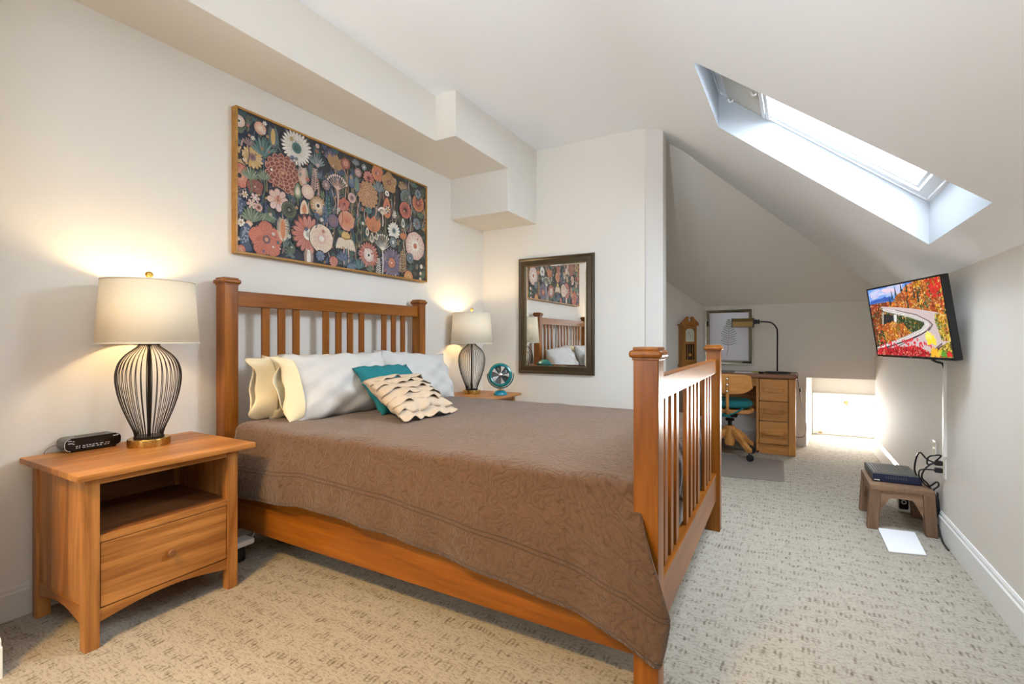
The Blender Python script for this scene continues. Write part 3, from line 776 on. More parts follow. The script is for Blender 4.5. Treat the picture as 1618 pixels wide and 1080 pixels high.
tag(o, 'large white pillow leaning on the left half of the headboard', 'pillow', 'sleeping pillows against the headboard'); h = cuff(o, m, .76, .39, .15, 9, -1, .03); h['label'] = 'cream ruffled hem of the pillowcase'
o, m = pill('pillow', (-2.385, 2.80, .835), (.05, 1, -.07), (-.45, 0, 1), .74, .40, .17, 12, 'pillow_white', None)
tag(o, 'white pillow on the far side of the bed beneath the far lamp', 'pillow', 'sleeping pillows against the headboard')
o, m = pill('throw_pillow', (-2.115, 2.27, .815), (.10, 1, -.005), (-.62, .04, .62), .43, .38, .12, 15, 'teal_fabric', None, wr=.004)
tag(o, 'teal velvet throw pillow leaning against the white pillows', 'cushion')
rp, m = pill('ruffled_pillow', (-1.925, 2.165, .790), (.10, 1, .01), (-.82, -.02, .46), .40, .35, .11, 21, 'linen', None, wr=.003)
tag(rp, 'beige linen cushion with rows of ruffles lying against the teal pillow', 'cushion')
for k in range(7):
    bm = nb(); y0 = .165-k*.053
    rnd = random.Random(50+k); ph = [rnd.uniform(0, 6) for _ in range(4)]
    def fn(u, v, y0=y0, ph=ph):
        x = (u-.5)*(.40+.02*v); uu = u*2-1; yy = y0-.075*v
        e = max(0, 1-abs(uu)**3)**.55*max(0, 1-abs(max(-1, min(1, yy/.18)))**3)**.55
        z = .055*e+.006+.012*v+.012*v*math.sin(u*13+ph[0])+.007*v*math.sin(u*29+ph[1])
        return m @ Vector((x, yy+.006*v*math.sin(u*11+ph[2])+.006*v*math.sin(u*27+ph[3]), z))
    grid(bm, fn, 44, 6)
    o = obj('ruffle', bm, 'linen', rp, angle=180)
    s = o.modifiers.new('thick', 'SOLIDIFY'); s.thickness = .003

# ================================================================ NIGHTSTANDS
def make_nightstand(loc, label):
    t = thing('nightstand', label, 'nightstand', loc)
    X, Y = loc[0], loc[1]       # back-left corner of the body at the wall
    H_, W_, D_ = .643, .552, .485
    def B(name, mat, *boxes, parent=t, bev=.003):
        b = nb()
        for q in boxes: box(b, X+q[0], X+q[1], Y+q[2], Y+q[3], q[4], q[5], bev)
        return obj(name, b, mat, parent)
    lg = .045
    for x0 in (.02, D_-lg+.02):
        for y0 in (0, W_-lg): B('leg', 'ns_z', (x0, x0+lg, y0, y0+lg, 0, H_-.024))
    B('top', 'ns_y', (-.01, D_+.052, -.030, W_+.066, H_-.024, H_), bev=.004)
    for y0 in (.008, W_-.026): B('side_panel', 'ns_z', (.06, D_-.02, y0, y0+.018, .15, H_-.024))
    for y0 in (.006, W_-.026):
        b = nb(); x0, x1 = X+.06, X+D_-.02
        prism(b, [(x0, Y+y0, .150)]+[(x0+(x1-x0)*i/10, Y+y0, .085+.035*math.sin(PI*i/10)) for i in range(11)]+[(x1, Y+y0, .150)], (0, .02, 0)); obj('side_rail', b, 'ns_x', t)
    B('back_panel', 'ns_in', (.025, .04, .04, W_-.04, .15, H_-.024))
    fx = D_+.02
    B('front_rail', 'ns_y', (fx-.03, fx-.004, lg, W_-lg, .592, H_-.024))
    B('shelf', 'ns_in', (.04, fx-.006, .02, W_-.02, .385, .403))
    B('shelf_edge', 'ns_y', (fx-.02, fx-.005, lg, W_-lg, .378, .404))
    dr = B('drawer', 'ns_y', (fx-.024, fx-.006, lg+.003, W_-lg-.003, .142, .376), (.06, fx-.024, lg+.01, W_-lg-.01, .155, .36))
    b = nb(); lathe(b, [(0, 0), (.008, 0), (.008, .008), (.015, .012), (.0165, .018), (.013, .024), (0, .026)], 20, Matrix.Translation((X+fx-.006, Y+W_/2, .256)) @ Matrix.Rotation(PI/2, 4, 'Y')); obj('knob', b, 'ns_in', dr)
    b = nb(); y0, y1 = Y+lg, Y+W_-lg; n = 16
    prism(b, [(X+fx-.026, y0, .138)]+[(X+fx-.026, y0+(y1-y0)*i/n, .092+.030*math.sin(PI*i/n)) for i in range(n+1)]+[(X+fx-.026, y1, .138)], (.020, 0, 0)); obj('bottom_rail', b, 'ns_y', t)
    return t
ns = make_nightstand((-2.668, .752, 0), 'wooden nightstand with open shelf and one drawer, nearest the viewer')
ns['group'] = 'nightstands beside the bed'
ns2 = dup(ns, (-2.668, 3.345, 0), 'wooden nightstand beyond the bed, mostly hidden behind the quilt', (1, 1, .965))

# ================================================================ LAMPS
def make_lamp(loc, label):
    t = thing('table_lamp', label, 'lamp', loc)
    T = Matrix.Translation(loc)
    def LT(name, mat, prof, seg=40, parent=t, cap=True, ang=35):
        b = nb(); lathe(b, prof, seg, T, cap); return obj(name, b, mat, parent, angle=ang)
    LT('base', 'brass', [(0, 0), (.079, 0), (.080, .002), (.080, .030), (.078, .033), (0, .033)], 56)
    prof = [(.052, .034), (.053, .05), (.060, .075), (.074, .11), (.094, .165), (.110, .22), (.119, .27), (.1215, .305), (.119, .335), (.109, .37), (.090, .40), (.065, .424), (.046, .440), (.038, .450), (.037, .458)]
    b = nb(); n = 38
    for k in range(n):
        a = 2*PI*k/n; c, s = math.cos(a), math.sin(a)
        tube(b, [T @ Vector((r*c, r*s, z)) for r, z in prof], .0016, 5, 3)
    cg = obj('wire_cage', b, 'wire', t)
    LT('collar', 'wire', [(.030, .033), (.057, .033), (.057, .041), (.030, .041)], 32, cg)
    LT('collar', 'wire', [(.022, .450), (.041, .450), (.041, .462), (.022, .462)], 32, cg)
    LT('stem', 'wire', [(.0075, .030), (.0075, .60), (0, .60)], 14)
    LT('socket', 'brass', [(.012, .53), (.018, .535), (.018, .585), (.010, .59), (0, .59)], 18)
    b = nb(); lathe(b, [(.192, .457), (.172, .735)], 64, T, False); sh = obj('lamp_shade', b, 'shade', t, angle=60)
    sd = sh.modifiers.new('thick', 'SOLIDIFY'); sd.thickness = .002
    for r, z in ((.1925, .458), (.1725, .734)):
        b = nb(); tube(b, [T @ Vector((r*math.cos(2*PI*i/48), r*math.sin(2*PI*i/48), z)) for i in range(48)], .0026, 6, 0, closed=True)
        obj('shade_trim', b, 'sheet', sh)
    b = nb()
    for k in range(3):
        a = 2*PI*k/3; tube(b, [T @ Vector((0, 0, .735)), T @ Vector((.171*math.cos(a), .171*math.sin(a), .730))], .002, 6, 0)
    tube(b, [T @ Vector((0, 0, .59)), T @ Vector((.04, 0, .62)), T @ Vector((.05, 0, .68)), T @ Vector((0, 0, .735))], .002, 6, 6); tube(b, [T @ Vector((0, 0, .59)), T @ Vector((-.04, 0, .62)), T @ Vector((-.05, 0, .68)), T @ Vector((0, 0, .735))], .002, 6, 6)
    obj('harp', b, 'brass', t)
    b = nb(); lathe(b, [(0, .585), (.014, .59), (.026, .62), (.03, .645), (.024, .67), (0, .682)], 20, T); obj('bulb', b, 'bulb', t)
    LT('finial', 'brass', [(0, .735), (.010, .735), (.010, .741), (.004, .745), (.004, .752)]+[(.0155*math.cos(a), .7665+.0155*math.sin(a)) for a in [(-1.3+.26*i) for i in range(10)]]+[(0, .782)], 24)
    return t
def bulb_mat():
    m, nt, b = new_mat('warm_lamp_bulb')
    b.inputs['Emission Color'].default_value = (1, .73, .40, 1); b.inputs['Emission Strength'].default_value = LAMP_E
    tc = N(nt, 'ShaderNodeTexCoord'); n = N(nt, 'ShaderNodeTexNoise', Scale=5.0); L(nt, tc.outputs['Object'], n.inputs['Vector']); L(nt, n.outputs['Fac'], b.inputs['Roughness'])
    return m
LAMP_E = 78
M['bulb'] = bulb_mat()
lamp = make_lamp((-2.50, 1.10, .643), 'lit lamp with black wire body and cream shade on the near nightstand')
lamp['group'] = 'table lamps on the nightstands'
lamp2 = dup(lamp, (-2.50, 3.685, .6207), 'lit wire lamp on the far nightstand beside the teal fan')
# ================================================================ CLOCK RADIO
t = thing('clock_radio', 'black clock radio on the near nightstand to the left of the lamp', 'clock radio', (-2.635, .935, .643))
def rr(y0, y1, z0, z1, r, n=5):
    pts = []
    for cy, cz, a0 in ((y1-r, z1-r, 0), (y0+r, z1-r, PI/2), (y0+r, z0+r, PI), (y1-r, z0+r, 1.5*PI)):
        pts += [(cy+r*math.cos(a0+PI/2*i/n), cz+r*math.sin(a0+PI/2*i/n)) for i in range(n+1)]
    return pts
zb = .651
b = nb(); prism(b, [(-2.688, y, z) for y, z in rr(.838, 1.030, zb, zb+.050, .02)], (.085, 0, 0), bev=.003); obj('housing', b, 'grey', t)
b = nb(); prism(b, [(-2.604, y, z) for y, z in rr(.834, 1.034, zb-.003, zb+.052, .021)], (.010, 0, 0), bev=.003); fpn = None
rnd = random.Random(4)
for row, zz in ((0, zb+.008), (1, zb+.0155)):
    y = .872
    while y < .985:
        w = rnd.choice((.004, .006, .008, .011)); box(b, -2.5945, -2.5937, y, y+w, zz, zz+.0022, 0); y += w+rnd.choice((.003, .004, .008))
for yy, zz, w in ((.846, .040, .013), (.846, .030, .016), (.862, .037, .006), (.862, .0265, .006), (1.002, .0405, .020)): box(b, -2.5945, -2.5937, yy, yy+w, zb+zz, zb+zz+.0026, 0)
for f in b.faces: f.material_index = 1 if f.calc_center_median().x > -2.5939 or (abs(f.calc_center_median().x+2.5941) < .0004 and f.calc_area() < 6e-5) else 0
obj('front_panel', b, ['blackgloss', 'white'], t)
for i in range(6):
    b = nb(); box(b, -2.65, -2.635, .885+i*.018, .899+i*.018, zb+.048, zb+.053, .001); obj('button', b, 'grey', t)
for y in (.86, 1.005):
    for x in (-2.672, -2.615): b = nb(); box(b, x, x+.012, y, y+.012, .643, zb+.002, .002); obj('foot', b, 'black', t)
b = nb(); tube(b, [(-2.688, .85, .67), (-2.692, .835, .668), (-2.6925, .815, .66), (-2.6925, .800, .63), (-2.6925, .80, .5)], .0012, 6, 6); obj('cord', b, 'grey', t)

# ================================================================ FAN
FL = (-2.215, 3.72, .6207)
t = thing('desk_fan', 'round teal metal fan on the far nightstand', 'fan', FL)
F0 = Matrix.Translation(FL) @ Matrix.Rotation(R(-61), 4, 'Z') @ Matrix.Identity(4)   # local +x looks towards the viewer
Hc = .175
b = nb(); lathe(b, [(0, 0), (.060, 0), (.060, .008), (.055, .022), (.045, .032), (.030, .038), (.0, .040)], 36, F0); obj('base', b, 'tealblue', t)
b = nb(); lathe(b, [(.006, .036), (.006, .075), (0, .075)], 12, F0); lathe(b, [(0, .036), (.028, .036), (.030, .043), (0, .044)], 24, F0); obj('stem', b, 'brass', t)
b = nb(); tube(b, [F0 @ Vector((0, .116*math.sin(a), Hc-.116*math.cos(a))) for a in [R(-95+190*i/24) for i in range(25)]], .0055, 8, 0); yk = obj('yoke', b, 'teal', t)
for s in (-1, 1): b = nb(); lathe(b, [(0, -.008), (.012, -.008), (.014, .004), (0, .006)], 16, F0 @ Matrix.Translation((0, s*.116, Hc+.010)) @ Matrix.Rotation(PI/2, 4, 'X')); obj('pivot_knob', b, 'chrome', yk)
TI = F0 @ Matrix.Translation((0, 0, Hc)) @ Matrix.Rotation(R(-6), 4, 'Y') @ Matrix.Rotation(PI/2, 4, 'Y')  # lathe axis -> +x
b = nb(); lathe(b, [(.0, -.075), (.045, -.075), (.080, -.060), (.098, -.030), (.106, .0), (.107, .028), (.101, .040), (.088, .045), (.078, .040), (.078, .028), (.090, .015), (.090, -.02), (.07, -.045), (0, -.055)], 48, TI); obj('housing', b, 'teal', t)
b = nb()
for r in [.022+.0068*i for i in range(9)]:
    tube(b, [TI @ Vector((r*math.cos(2*PI*i/40), r*math.sin(2*PI*i/40), .038)) for i in range(40)], .0011, 5, 0, closed=True)
for k in range(5):
    a0 = 2*PI*k/5+.32; pts = []
    for i in range(9): pts.append((.018+.064*i/8, a0-.06-.20*(i/8)))
    for i in range(9): pts.append((.018+.064*(8-i)/8, a0+.06+.20*(1-i/8)))
    prism(b, [TI @ Vector((r*math.cos(a), r*math.sin(a), .0375)) for r, a in pts], TI.to_3x3() @ Vector((0, 0, .002)))
gr = obj('grille', b, 'chrome', t)
b = nb(); lathe(b, [(0, .036), (.020, .036), (.018, .042), (.008, .046), (0, .047)], 24, TI); obj('badge', b, 'chrome', gr)
b = nb()
for k in range(4):
    a0 = PI/2*k
    def fb(u, v): 
        r = .012+.064*u; a = a0+(v-.5)*(.5+.6*u); return TI @ Vector((r*math.cos(a), r*math.sin(a), .010+.018*(v-.5)))
    grid(b, fb, 6, 6)
o = obj('blade', b, 'pewter', t); s = o.modifiers.new('thick', 'SOLIDIFY'); s.thickness = .0015

# ================================================================ PAINTING
PY0, PY1, PZ0, PZ1 = 1.590, 3.242, 1.600, 2.420
t = thing('painting', 'wide painting of colourful flowers on black in a thin gilt frame above the bed', 'painting', (XL, (PY0+PY1)/2, PZ0))
b = nb(); w = .012
for y0, y1, z0, z1 in ((PY0, PY0+w, PZ0, PZ1), (PY1-w, PY1, PZ0, PZ1), (PY0+w, PY1-w, PZ0, PZ0+w), (PY0+w, PY1-w, PZ1-w, PZ1)): box(b, XL, XL+.045, y0, y1, z0, z1, .002)
obj('frame', b, 'gilt', t)
PAL = dict(P=S(214, 172, 156), W=S(226, 218, 202), D=S(46, 40, 44), O=S(92, 98, 70), S=S(206, 142, 112), C=S(222, 198, 170), G=S(112, 126, 126), Y=S(206, 162, 84), T=S(62, 108, 104), M=S(134, 100, 100), B=S(132, 66, 54), E=S(112, 130, 96), R=S(196, 104, 78), A=S(206, 124, 72), K=S(172, 130, 76), N=S(78, 98, 128), V=S(112, 94, 118))
PAL = {k: tuple(.86*(.88*c+.12*(.3*v[0]+.55*v[1]+.15*v[2]))+.012 for c in v) for k, v in PAL.items()}
class Art:
    """flat painted picture: coloured polygons a hair apart, all in one mesh"""
    def __init__(self, P): self.bm = nb(); self.col = self.bm.loops.layers.float_color.new('Col'); self.P = P; self.z = 0.0; self.dz = 1e-6
    def poly(self, pts, c):
        self.z += self.dz
        vs = [self.bm.verts.new(self.P(x, y, self.z)) for x, y in pts]
        f = self.bm.faces.new(vs)
        for l in f.loops: l[self.col] = (c[0], c[1], c[2], 1)
    def ell(self, x, y, rx, ry, c, a=0, n=20, wob=0, k=0):
        pts = []
        for i in range(n):
            t = 2*PI*i/n; q = 1+wob*math.sin(k*t); ex, ey = rx*q*math.cos(t), ry*q*math.sin(t)
            pts.append((x+ex*math.cos(a)-ey*math.sin(a), y+ex*math.sin(a)+ey*math.cos(a)))
        self.poly(pts, c)
    def line(self, pts, w, c, w1=None):
        P = [Vector((p[0], p[1], 0)) for p in pts]
        if len(P) > 2: P = catmull(P, 5)
        l, r = [], []; n = len(P); w1 = w if w1 is None else w1
        for i, p in enumerate(P):
            d = P[min(i+1, n-1)]-P[max(i-1, 0)]; d.normalize(); s = Vector((-d.y, d.x, 0)); ww = (w+(w1-w)*i/(n-1))/2
            l.append(p+s*ww); r.append(p-s*ww)
        for i in range(n-1): self.poly([(l[i].x, l[i].y), (l[i+1].x, l[i+1].y), (r[i+1].x, r[i+1].y), (r[i].x, r[i].y)], c)
    def petal(self, x, y, a, r0, r1, w, c):
        ca, sa = math.cos(a), math.sin(a)
        sh = ((0, 0), (.3, .7), (.65, 1), (.9, .7), (1, 0), (.9, -.7), (.65, -1), (.3, -.7))
        self.poly([(x+(r0+(r1-r0)*u)*ca-w*v*sa, y+(r0+(r1-r0)*u)*sa+w*v*ca) for u, v in sh], c)
def mixc(a, b, t): return tuple(p+(q-p)*t for p, q in zip(a, b))
FX_ = XL+.0335
art = Art(lambda x, y, z: (FX_+z, PY0-.005+x, PZ0-.003+y))
rnd = random.Random(11)
W_, H_ = 1.655, .823
MX, MY = .0125, .0115
clampx = lambda x: max(MX, min(W_-MX, x)); clampy = lambda y: max(MY, min(H_-MY, y))
_p = art.poly
def cpoly(pts, c): _p([(clampx(x), clampy(y)) for x, y in pts], c)
art.poly = cpoly
ground = lambda x: mixc(S(40, 46, 62), S(60, 56, 52), min(1, x/1.0))
for i in range(12):
    x0, x1 = W_*i/12, W_*(i+1)/12; art.poly([(x0, 0), (x1, 0), (x1, H_), (x0, H_)], ground((x0+x1)/2))
DK = S(40, 38, 40)
# leaves and stems in the ground
for i in range(420):
    x, y = rnd.uniform(.02, W_), rnd.uniform(.02, H_); a = PI/2+rnd.uniform(-.8, .8); l = rnd.uniform(.03, .085)
    c = PAL[rnd.choice('TTNGOOEG')] if x < .9 else PAL[rnd.choice('OOGEKTM')]
    c = mixc(c, ground(x), rnd.uniform(.1, .5))
    for k in range(rnd.choice((3, 5, 7))): art.petal(x, y, a+(k-2)*.33, .0, l*rnd.uniform(.7, 1), l*.10, c)
for i in range(170):
    x, y = rnd.uniform(.03, W_-.03), rnd.uniform(.02, .5); h = rnd.uniform(.15, .36)
    c = mixc(PAL[rnd.choice('TNEKPO')], ground(x), rnd.uniform(.1, .35))
    art.line([(x, y), (x+rnd.uniform(-.03, .03), y+h*.35), (x+rnd.uniform(-.03, .03), y+h*.7), (x+rnd.uniform(-.02, .02), y+h)], .007, c)
for l in ART_DATA.strip().split('\n'):
    q = l.split(); x, y, r = float(q[0]), float(q[1]), float(q[2])*1.14; kind = q[3]; cs = [PAL[c] for c in q[4:] if c.isalpha()]
    nn = [int(c) for c in q[4:] if c.isdigit()]
    c0 = cs[0]; c1 = cs[1] if len(cs) > 1 else mixc(c0, (1, 1, 1), .25); dk = mixc(c0, DK, .6)
    if kind in ('daisy', 'disc', 'dahlia', 'poppy'): art.ell(x, y, r*1.06, r*1.06, mixc(ground(x), (0, 0, 0), .3), n=24)
    if kind == 'disc':
        c2 = cs[2] if len(cs) > 2 else c1
        art.ell(x, y, r, r, c0, n=28, wob=.02, k=9); art.ell(x, y, r*.72, r*.72, mixc(c0, c1, .35), n=24)
        for k in range(14): art.line([(x+r*.45*math.cos(k*PI/7), y+r*.45*math.sin(k*PI/7)), (x+r*.86*math.cos(k*PI/7), y+r*.86*math.sin(k*PI/7))], r*.07, mixc(c0, c1, .8))
        art.ell(x, y, r*.42, r*.42, c1, n=20); art.ell(x, y, r*.20, r*.20, c2, n=14)
    elif kind == 'daisy':
        n = nn[0] if nn else 12
        for k in range(n):
            a = 2*PI*k/n+.1; art.petal(x, y, a, r*.15, r*rnd.uniform(.93, 1.05), r*min(.3, 2.6/n), dk); art.petal(x, y, a, r*.2, r*rnd.uniform(.90, 1.0), r*min(.25, 2.0/n), mixc(c0, (1, 1, 1), rnd.uniform(0, .12)))
            art.line([(x+r*.3*math.cos(a), y+r*.3*math.sin(a)), (x+r*.8*math.cos(a), y+r*.8*math.sin(a))], r*.03, mixc(c0, dk, .5))
        art.ell(x, y, r*.30, r*.30, c1, n=18); art.ell(x, y, r*.15, r*.15, mixc(c1, DK, .45), n=12)
    elif kind == 'dahlia':
        for ring in range(5):
            rr_ = r*(1-.19*ring); n = 15-2*ring
            for k in range(n):
                a = 2*PI*(k+.5*(ring % 2))/n; art.ell(x+(rr_-r*.14)*math.cos(a), y+(rr_-r*.14)*math.sin(a), r*.17, r*.17, c1, n=12); art.ell(x+(rr_-r*.14)*math.cos(a), y+(rr_-r*.14)*math.sin(a), r*.135, r*.135, mixc(c0, DK, .1*(ring % 2)), n=12)
        art.ell(x, y, r*.08, r*.08, c1, n=10)
    elif kind == 'poppy':
        for k in range(5):
            a = 2*PI*k/5+.4; art.ell(x+r*.45*math.cos(a), y+r*.42*math.sin(a), r*.62, r*.5, mixc(c0, DK, .12*(k % 2)), a, 18, .03, 6)
            for j in range(7):
                aa = a+(j-3)*.2; art.line([(x+r*.25*math.cos(aa), y+r*.25*math.sin(aa)), (x+r*.95*math.cos(aa), y+r*.9*math.sin(aa))], r*.022, mixc(c1, c0, .3))
        art.ell(x, y, r*.24, r*.24, mixc(PAL['M'], DK, .3), n=14); art.ell(x, y, r*.12, r*.12, c1, n=12)
    elif kind in ('fan', 'fandown'):
        sg = -1 if kind == 'fandown' else 1; by = y-sg*r*.7
        for k in range(9):
            a = sg*PI/2+(k-4)*.27; art.petal(x, by, a, 0, r*1.55*(1-.04*abs(k-4)), r*.13, mixc(dk, DK, .4)); art.petal(x, by, a, 0, r*1.5*(1-.04*abs(k-4)), r*.095, mixc(c0, (1, 1, 1), .05*(k % 3)))
        art.line([(x, by), (x+.006, by-.05), (x-.004, by-.10)], .008, mixc(c0, DK, .3))
    elif kind == 'brush':
        for k in range(30):
            yy = y-r*.85+1.75*r*(k//2)/15; s = -1 if k % 2 else 1; ww = r*.55*math.sqrt(max(.05, 1-((yy-y)/r)**2))
            art.line([(x, yy-.01), (x+s*ww, yy+.006)], r*.10, c0, r*.04)
        art.ell(x, y-.02*r, r*.22, r*.78, c1, n=18)
        art.line([(x, y-r*.8), (x+.005, y-r*1.4), (x-.005, y-r*2.0)], .007, PAL['E'])
    elif kind == 'drop':
        for s, c in ((1.06, DK), (1, c0), (.72, mixc(c0, c1, .4)), (.48, c1)): art.poly([(x+r*.52*s*math.sin(k*2*PI/18)*(1-.3*math.cos(k*2*PI/18)), y+r*s*math.cos(k*2*PI/18)) for k in range(18)], c)
        art.line([(x, y-r), (x+.004, y-r*1.8)], .006, PAL['E'])
    elif kind == 'tulip':
        art.poly([(x-r*.8, y+r*.55)]+[(x+r*math.cos(PI+PI*k/12), y+.1*r+r*.95*math.sin(PI+PI*k/12)) for k in range(13)]+[(x+r*.8, y+r*.6), (x+r*.45, y+r*.25), (x+.1*r, y+r*.75), (x-r*.35, y+r*.3)], c0)
        for k in range(9):
            a = PI/2+(k-4)*.28; art.line([(x, y-r*.8), (x+r*1.1*math.cos(a), y-r*.8+r*1.35*math.sin(a))], r*.05, mixc(c0, DK, .35))
    elif kind == 'cone':
        for k in range(9):
            xx = x+(k-4)*r*.24; art.ell(xx, y-r*.1-.03*r*abs(k-4), r*.17, r*.62, c0, (k-4)*.09, 14)
            art.line([(xx, y+.3*r), (xx+(k-4)*.02*r, y-.5*r)], r*.03, mixc(c0, DK, .4))
        art.ell(x, y+r*.62, r*.55, r*.42, c1, n=18); art.line([(x-r*.55, y+r*.42), (x, y+r*.32), (x+r*.55, y+r*.42)], r*.06, DK)
        for s in (-.2, .3): art.line([(x+s*r, y-r*.6), (x+s*r*1.3, y-r*1.6), (x+s*r, y-r*2.2)], .008, PAL['P'])
    elif kind in ('feather', 'sprig'):
        art.line([(x, y-r), (x+.004, y), (x, y+r*.95)], .006, c0)
        for k in range(9):
            yy = y-r*.85+1.6*r*k/8; ww = r*.5*(1-.06*k)
            for s in (-1, 1): art.petal(x, yy, PI/2-s*.95, .003, ww, r*(.045 if kind == 'feather' else .075), mixc(c0, c1, .3*(k % 2)))
    elif kind in ('tree', 'branch'):
        art.line([(x, y-r*1.9), (x+.006, y-r), (x, y-.1*r)], .010, c0)
        for k in range(11):
            a = PI/2+(k-5)*.20; art.line([(x, y-.15*r), (x+r*.5*math.cos(a), y-.15*r+r*.5*math.sin(a)), (x+r*1.0*math.cos(a*1.0), y-.15*r+r*1.05*math.sin(a))], .005, c0, .003)
            art.ell(x+r*math.cos(a), y-.15*r+r*1.05*math.sin(a), .007, .009, c1, n=8)
    elif kind == 'net':
        art.ell(x, y, r*.55, r, mixc(c0, DK, .35), n=20, wob=.06, k=5)
        for k in range(40):
            a, q = rnd.uniform(0, 2*PI), math.sqrt(rnd.random())*.85; art.ell(x+r*.5*q*math.cos(a), y+r*.9*q*math.sin(a), r*.055, r*.08, mixc(c0, (1, 1, 1), .15), rnd.uniform(0, 3), 8); 
for i in range(170):
    x, y = rnd.uniform(.02, W_), rnd.uniform(.02, H_); c = mixc(PAL[rnd.choice('PWSCGYMRKN')], ground(x), rnd.uniform(0, .35)); s = rnd.uniform(.004, .011)
    if rnd.random() < .5: art.ell(x, y, s, s, c, n=8)
    else:
        for k in range(6): art.petal(x, y, k*PI/3, .001, s*1.6, s*.4, c)
b = art.bm; bmesh.ops.recalc_face_normals(b, faces=b.faces)
for f in b.faces:
    if f.normal.x < 0: f.normal_flip()
t2 = nb(); box(t2, XL+.004, XL+.033, PY0+.006, PY1-.006, PZ0+.006, PZ1-.006, 0); lc = t2.loops.layers.float_color.new('Col')
for f in t2.faces:
    for l in f.loops: l[lc] = (.03, .03, .035, 1)
me_ = bpy.data.meshes.new('tmp'); t2.to_mesh(me_); t2.free(); b.from_mesh(me_)
obj('canvas', b, 'canvas', t, smooth=False)

# ================================================================ MIRROR
t = thing('wall_mirror', 'rectangular mirror in a dark bronze frame on the end wall', 'mirror', (-1.885, YM, .79))
mx0, mx1, mz0, mz1 = -2.272, -1.496, .788, 1.899
def frame_profile(bm, x0, x1, z0, z1, prof, y0):
    """mitred frame facing -y; prof = (inset, depth) pairs"""
    loops = []
    for i, d in prof: loops.append([bm.verts.new(p) for p in ((x0+i, y0-d, z0+i), (x1-i, y0-d, z0+i), (x1-i, y0-d, z1-i), (x0+i, y0-d, z1-i))])
    for a, c in zip(loops, loops[1:]):
        for k in range(4): bm.faces.new((a[k], a[(k+1) % 4], c[(k+1) % 4], c[k]))
b = nb(); frame_profile(b, mx0, mx1, mz0, mz1, [(0, 0), (0, .018), (.004, .026), (.014, .030), (.022, .026), (.028, .022), (.056, .030), (.064, .028), (.070, .020), (.074, .012)], YM); bmesh.ops.recalc_face_normals(b, faces=b.faces); fr = obj('frame', b, 'mirror_frame', t)
b = nb(); frame_profile(b, mx0+.066, mx1-.066, mz0+.066, mz1-.066, [(0, .026), (.003, .030), (.008, .030), (.010, .016)], YM); bmesh.ops.recalc_face_normals(b, faces=b.faces); obj('bead', b, 'mirror_bead', fr)
b = nb(); i = .07; g = .022
p = [(mx0+i, YM-.012, mz0+i), (mx1-i, YM-.012, mz0+i), (mx1-i, YM-.012, mz1-i), (mx0+i, YM-.012, mz1-i)]; i += g
q_ = [(mx0+i, YM-.0145, mz0+i), (mx1-i, YM-.0145, mz0+i), (mx1-i, YM-.0145, mz1-i), (mx0+i, YM-.0145, mz1-i)]
quad(b, *q_)
for k in range(4): quad(b, p[k], p[(k+1) % 4], q_[(k+1) % 4], q_[k])
bmesh.ops.recalc_face_normals(b, faces=b.faces); obj('mirror_glass', b, 'mirror', t, smooth=False)
# ================================================================ DESK
DX0, DX1, DY0, DY1, DZ = -.93, .092, 5.33, 5.80, .775
t = thing('desk', 'wooden pedestal desk with three front drawers against the alcove wall', 'desk', ((DX0+DX1)/2, (DY0+DY1)/2, 0))
b = nb(); box(b, DX0-.012, DX1+.012, DY0-.02, DY1, DZ-.04, DZ, .014, 4); obj('top', b, 'desk_top', t)
b = nb(); box(b, DX1-.062, DX1, DY0, DY1, 0, DZ-.04, .008); obj('side_panel', b, 'desk_z', t)
b = nb(); box(b, DX0, DX0+.03, DY0, DY1, 0, DZ-.04, .004); obj('side_panel', b, 'desk_z', t)
b = nb(); box(b, -.245, -.222, DY0+.005, DY1, .02, DZ-.04, .003); obj('partition', b, 'desk_z', t)
b = nb(); box(b, -.68, -.657, DY0+.005, DY1, .02, DZ-.04, .003); obj('partition', b, 'desk_z', t)
b = nb(); box(b, DX0+.03, DX1-.06, DY1-.015, DY1-.002, .35, DZ-.04, .002); obj('back_panel', b, 'desk_x', t)
b = nb(); box(b, -.657, -.245, DY0+.01, DY0+.035, .655, DZ-.04, .003); obj('apron', b, 'desk_x', t)
for x0, x1 in ((-.222, DX1-.062), (DX0+.03, -.68)):
    b = nb(); box(b, x0, x1, DY0+.012, DY0+.03, .0, .095, .003); obj('plinth', b, 'desk_x', t)
    for z0, z1 in ((.517, .728), (.325, .510), (.100, .318)):
        b = nb(); box(b, x0+.004, x1-.003, DY0-.006, DY0+.02, z0, z1, .004); d = obj('drawer', b, 'desk_x', t)
        zc = (z0+z1)/2; xc = (x0+x1)/2; hw = (x1-x0)*.36
        b = nb(); n = 14    # wooden pull: a bar bowed out at the lower edge
        pts = [(xc-hw+2*hw*i/n, DY0-.006-.020*math.sin(PI*i/n)**.6, 0) for i in range(n+1)]
        prism(b, [(xc-hw, DY0-.004, zc-.020)]+[(p[0], p[1], zc-.020) for p in pts]+[(xc+hw, DY0-.004, zc-.020)], (0, 0, .036), bev=.002); obj('drawer_pull', b, 'desk_x', d)

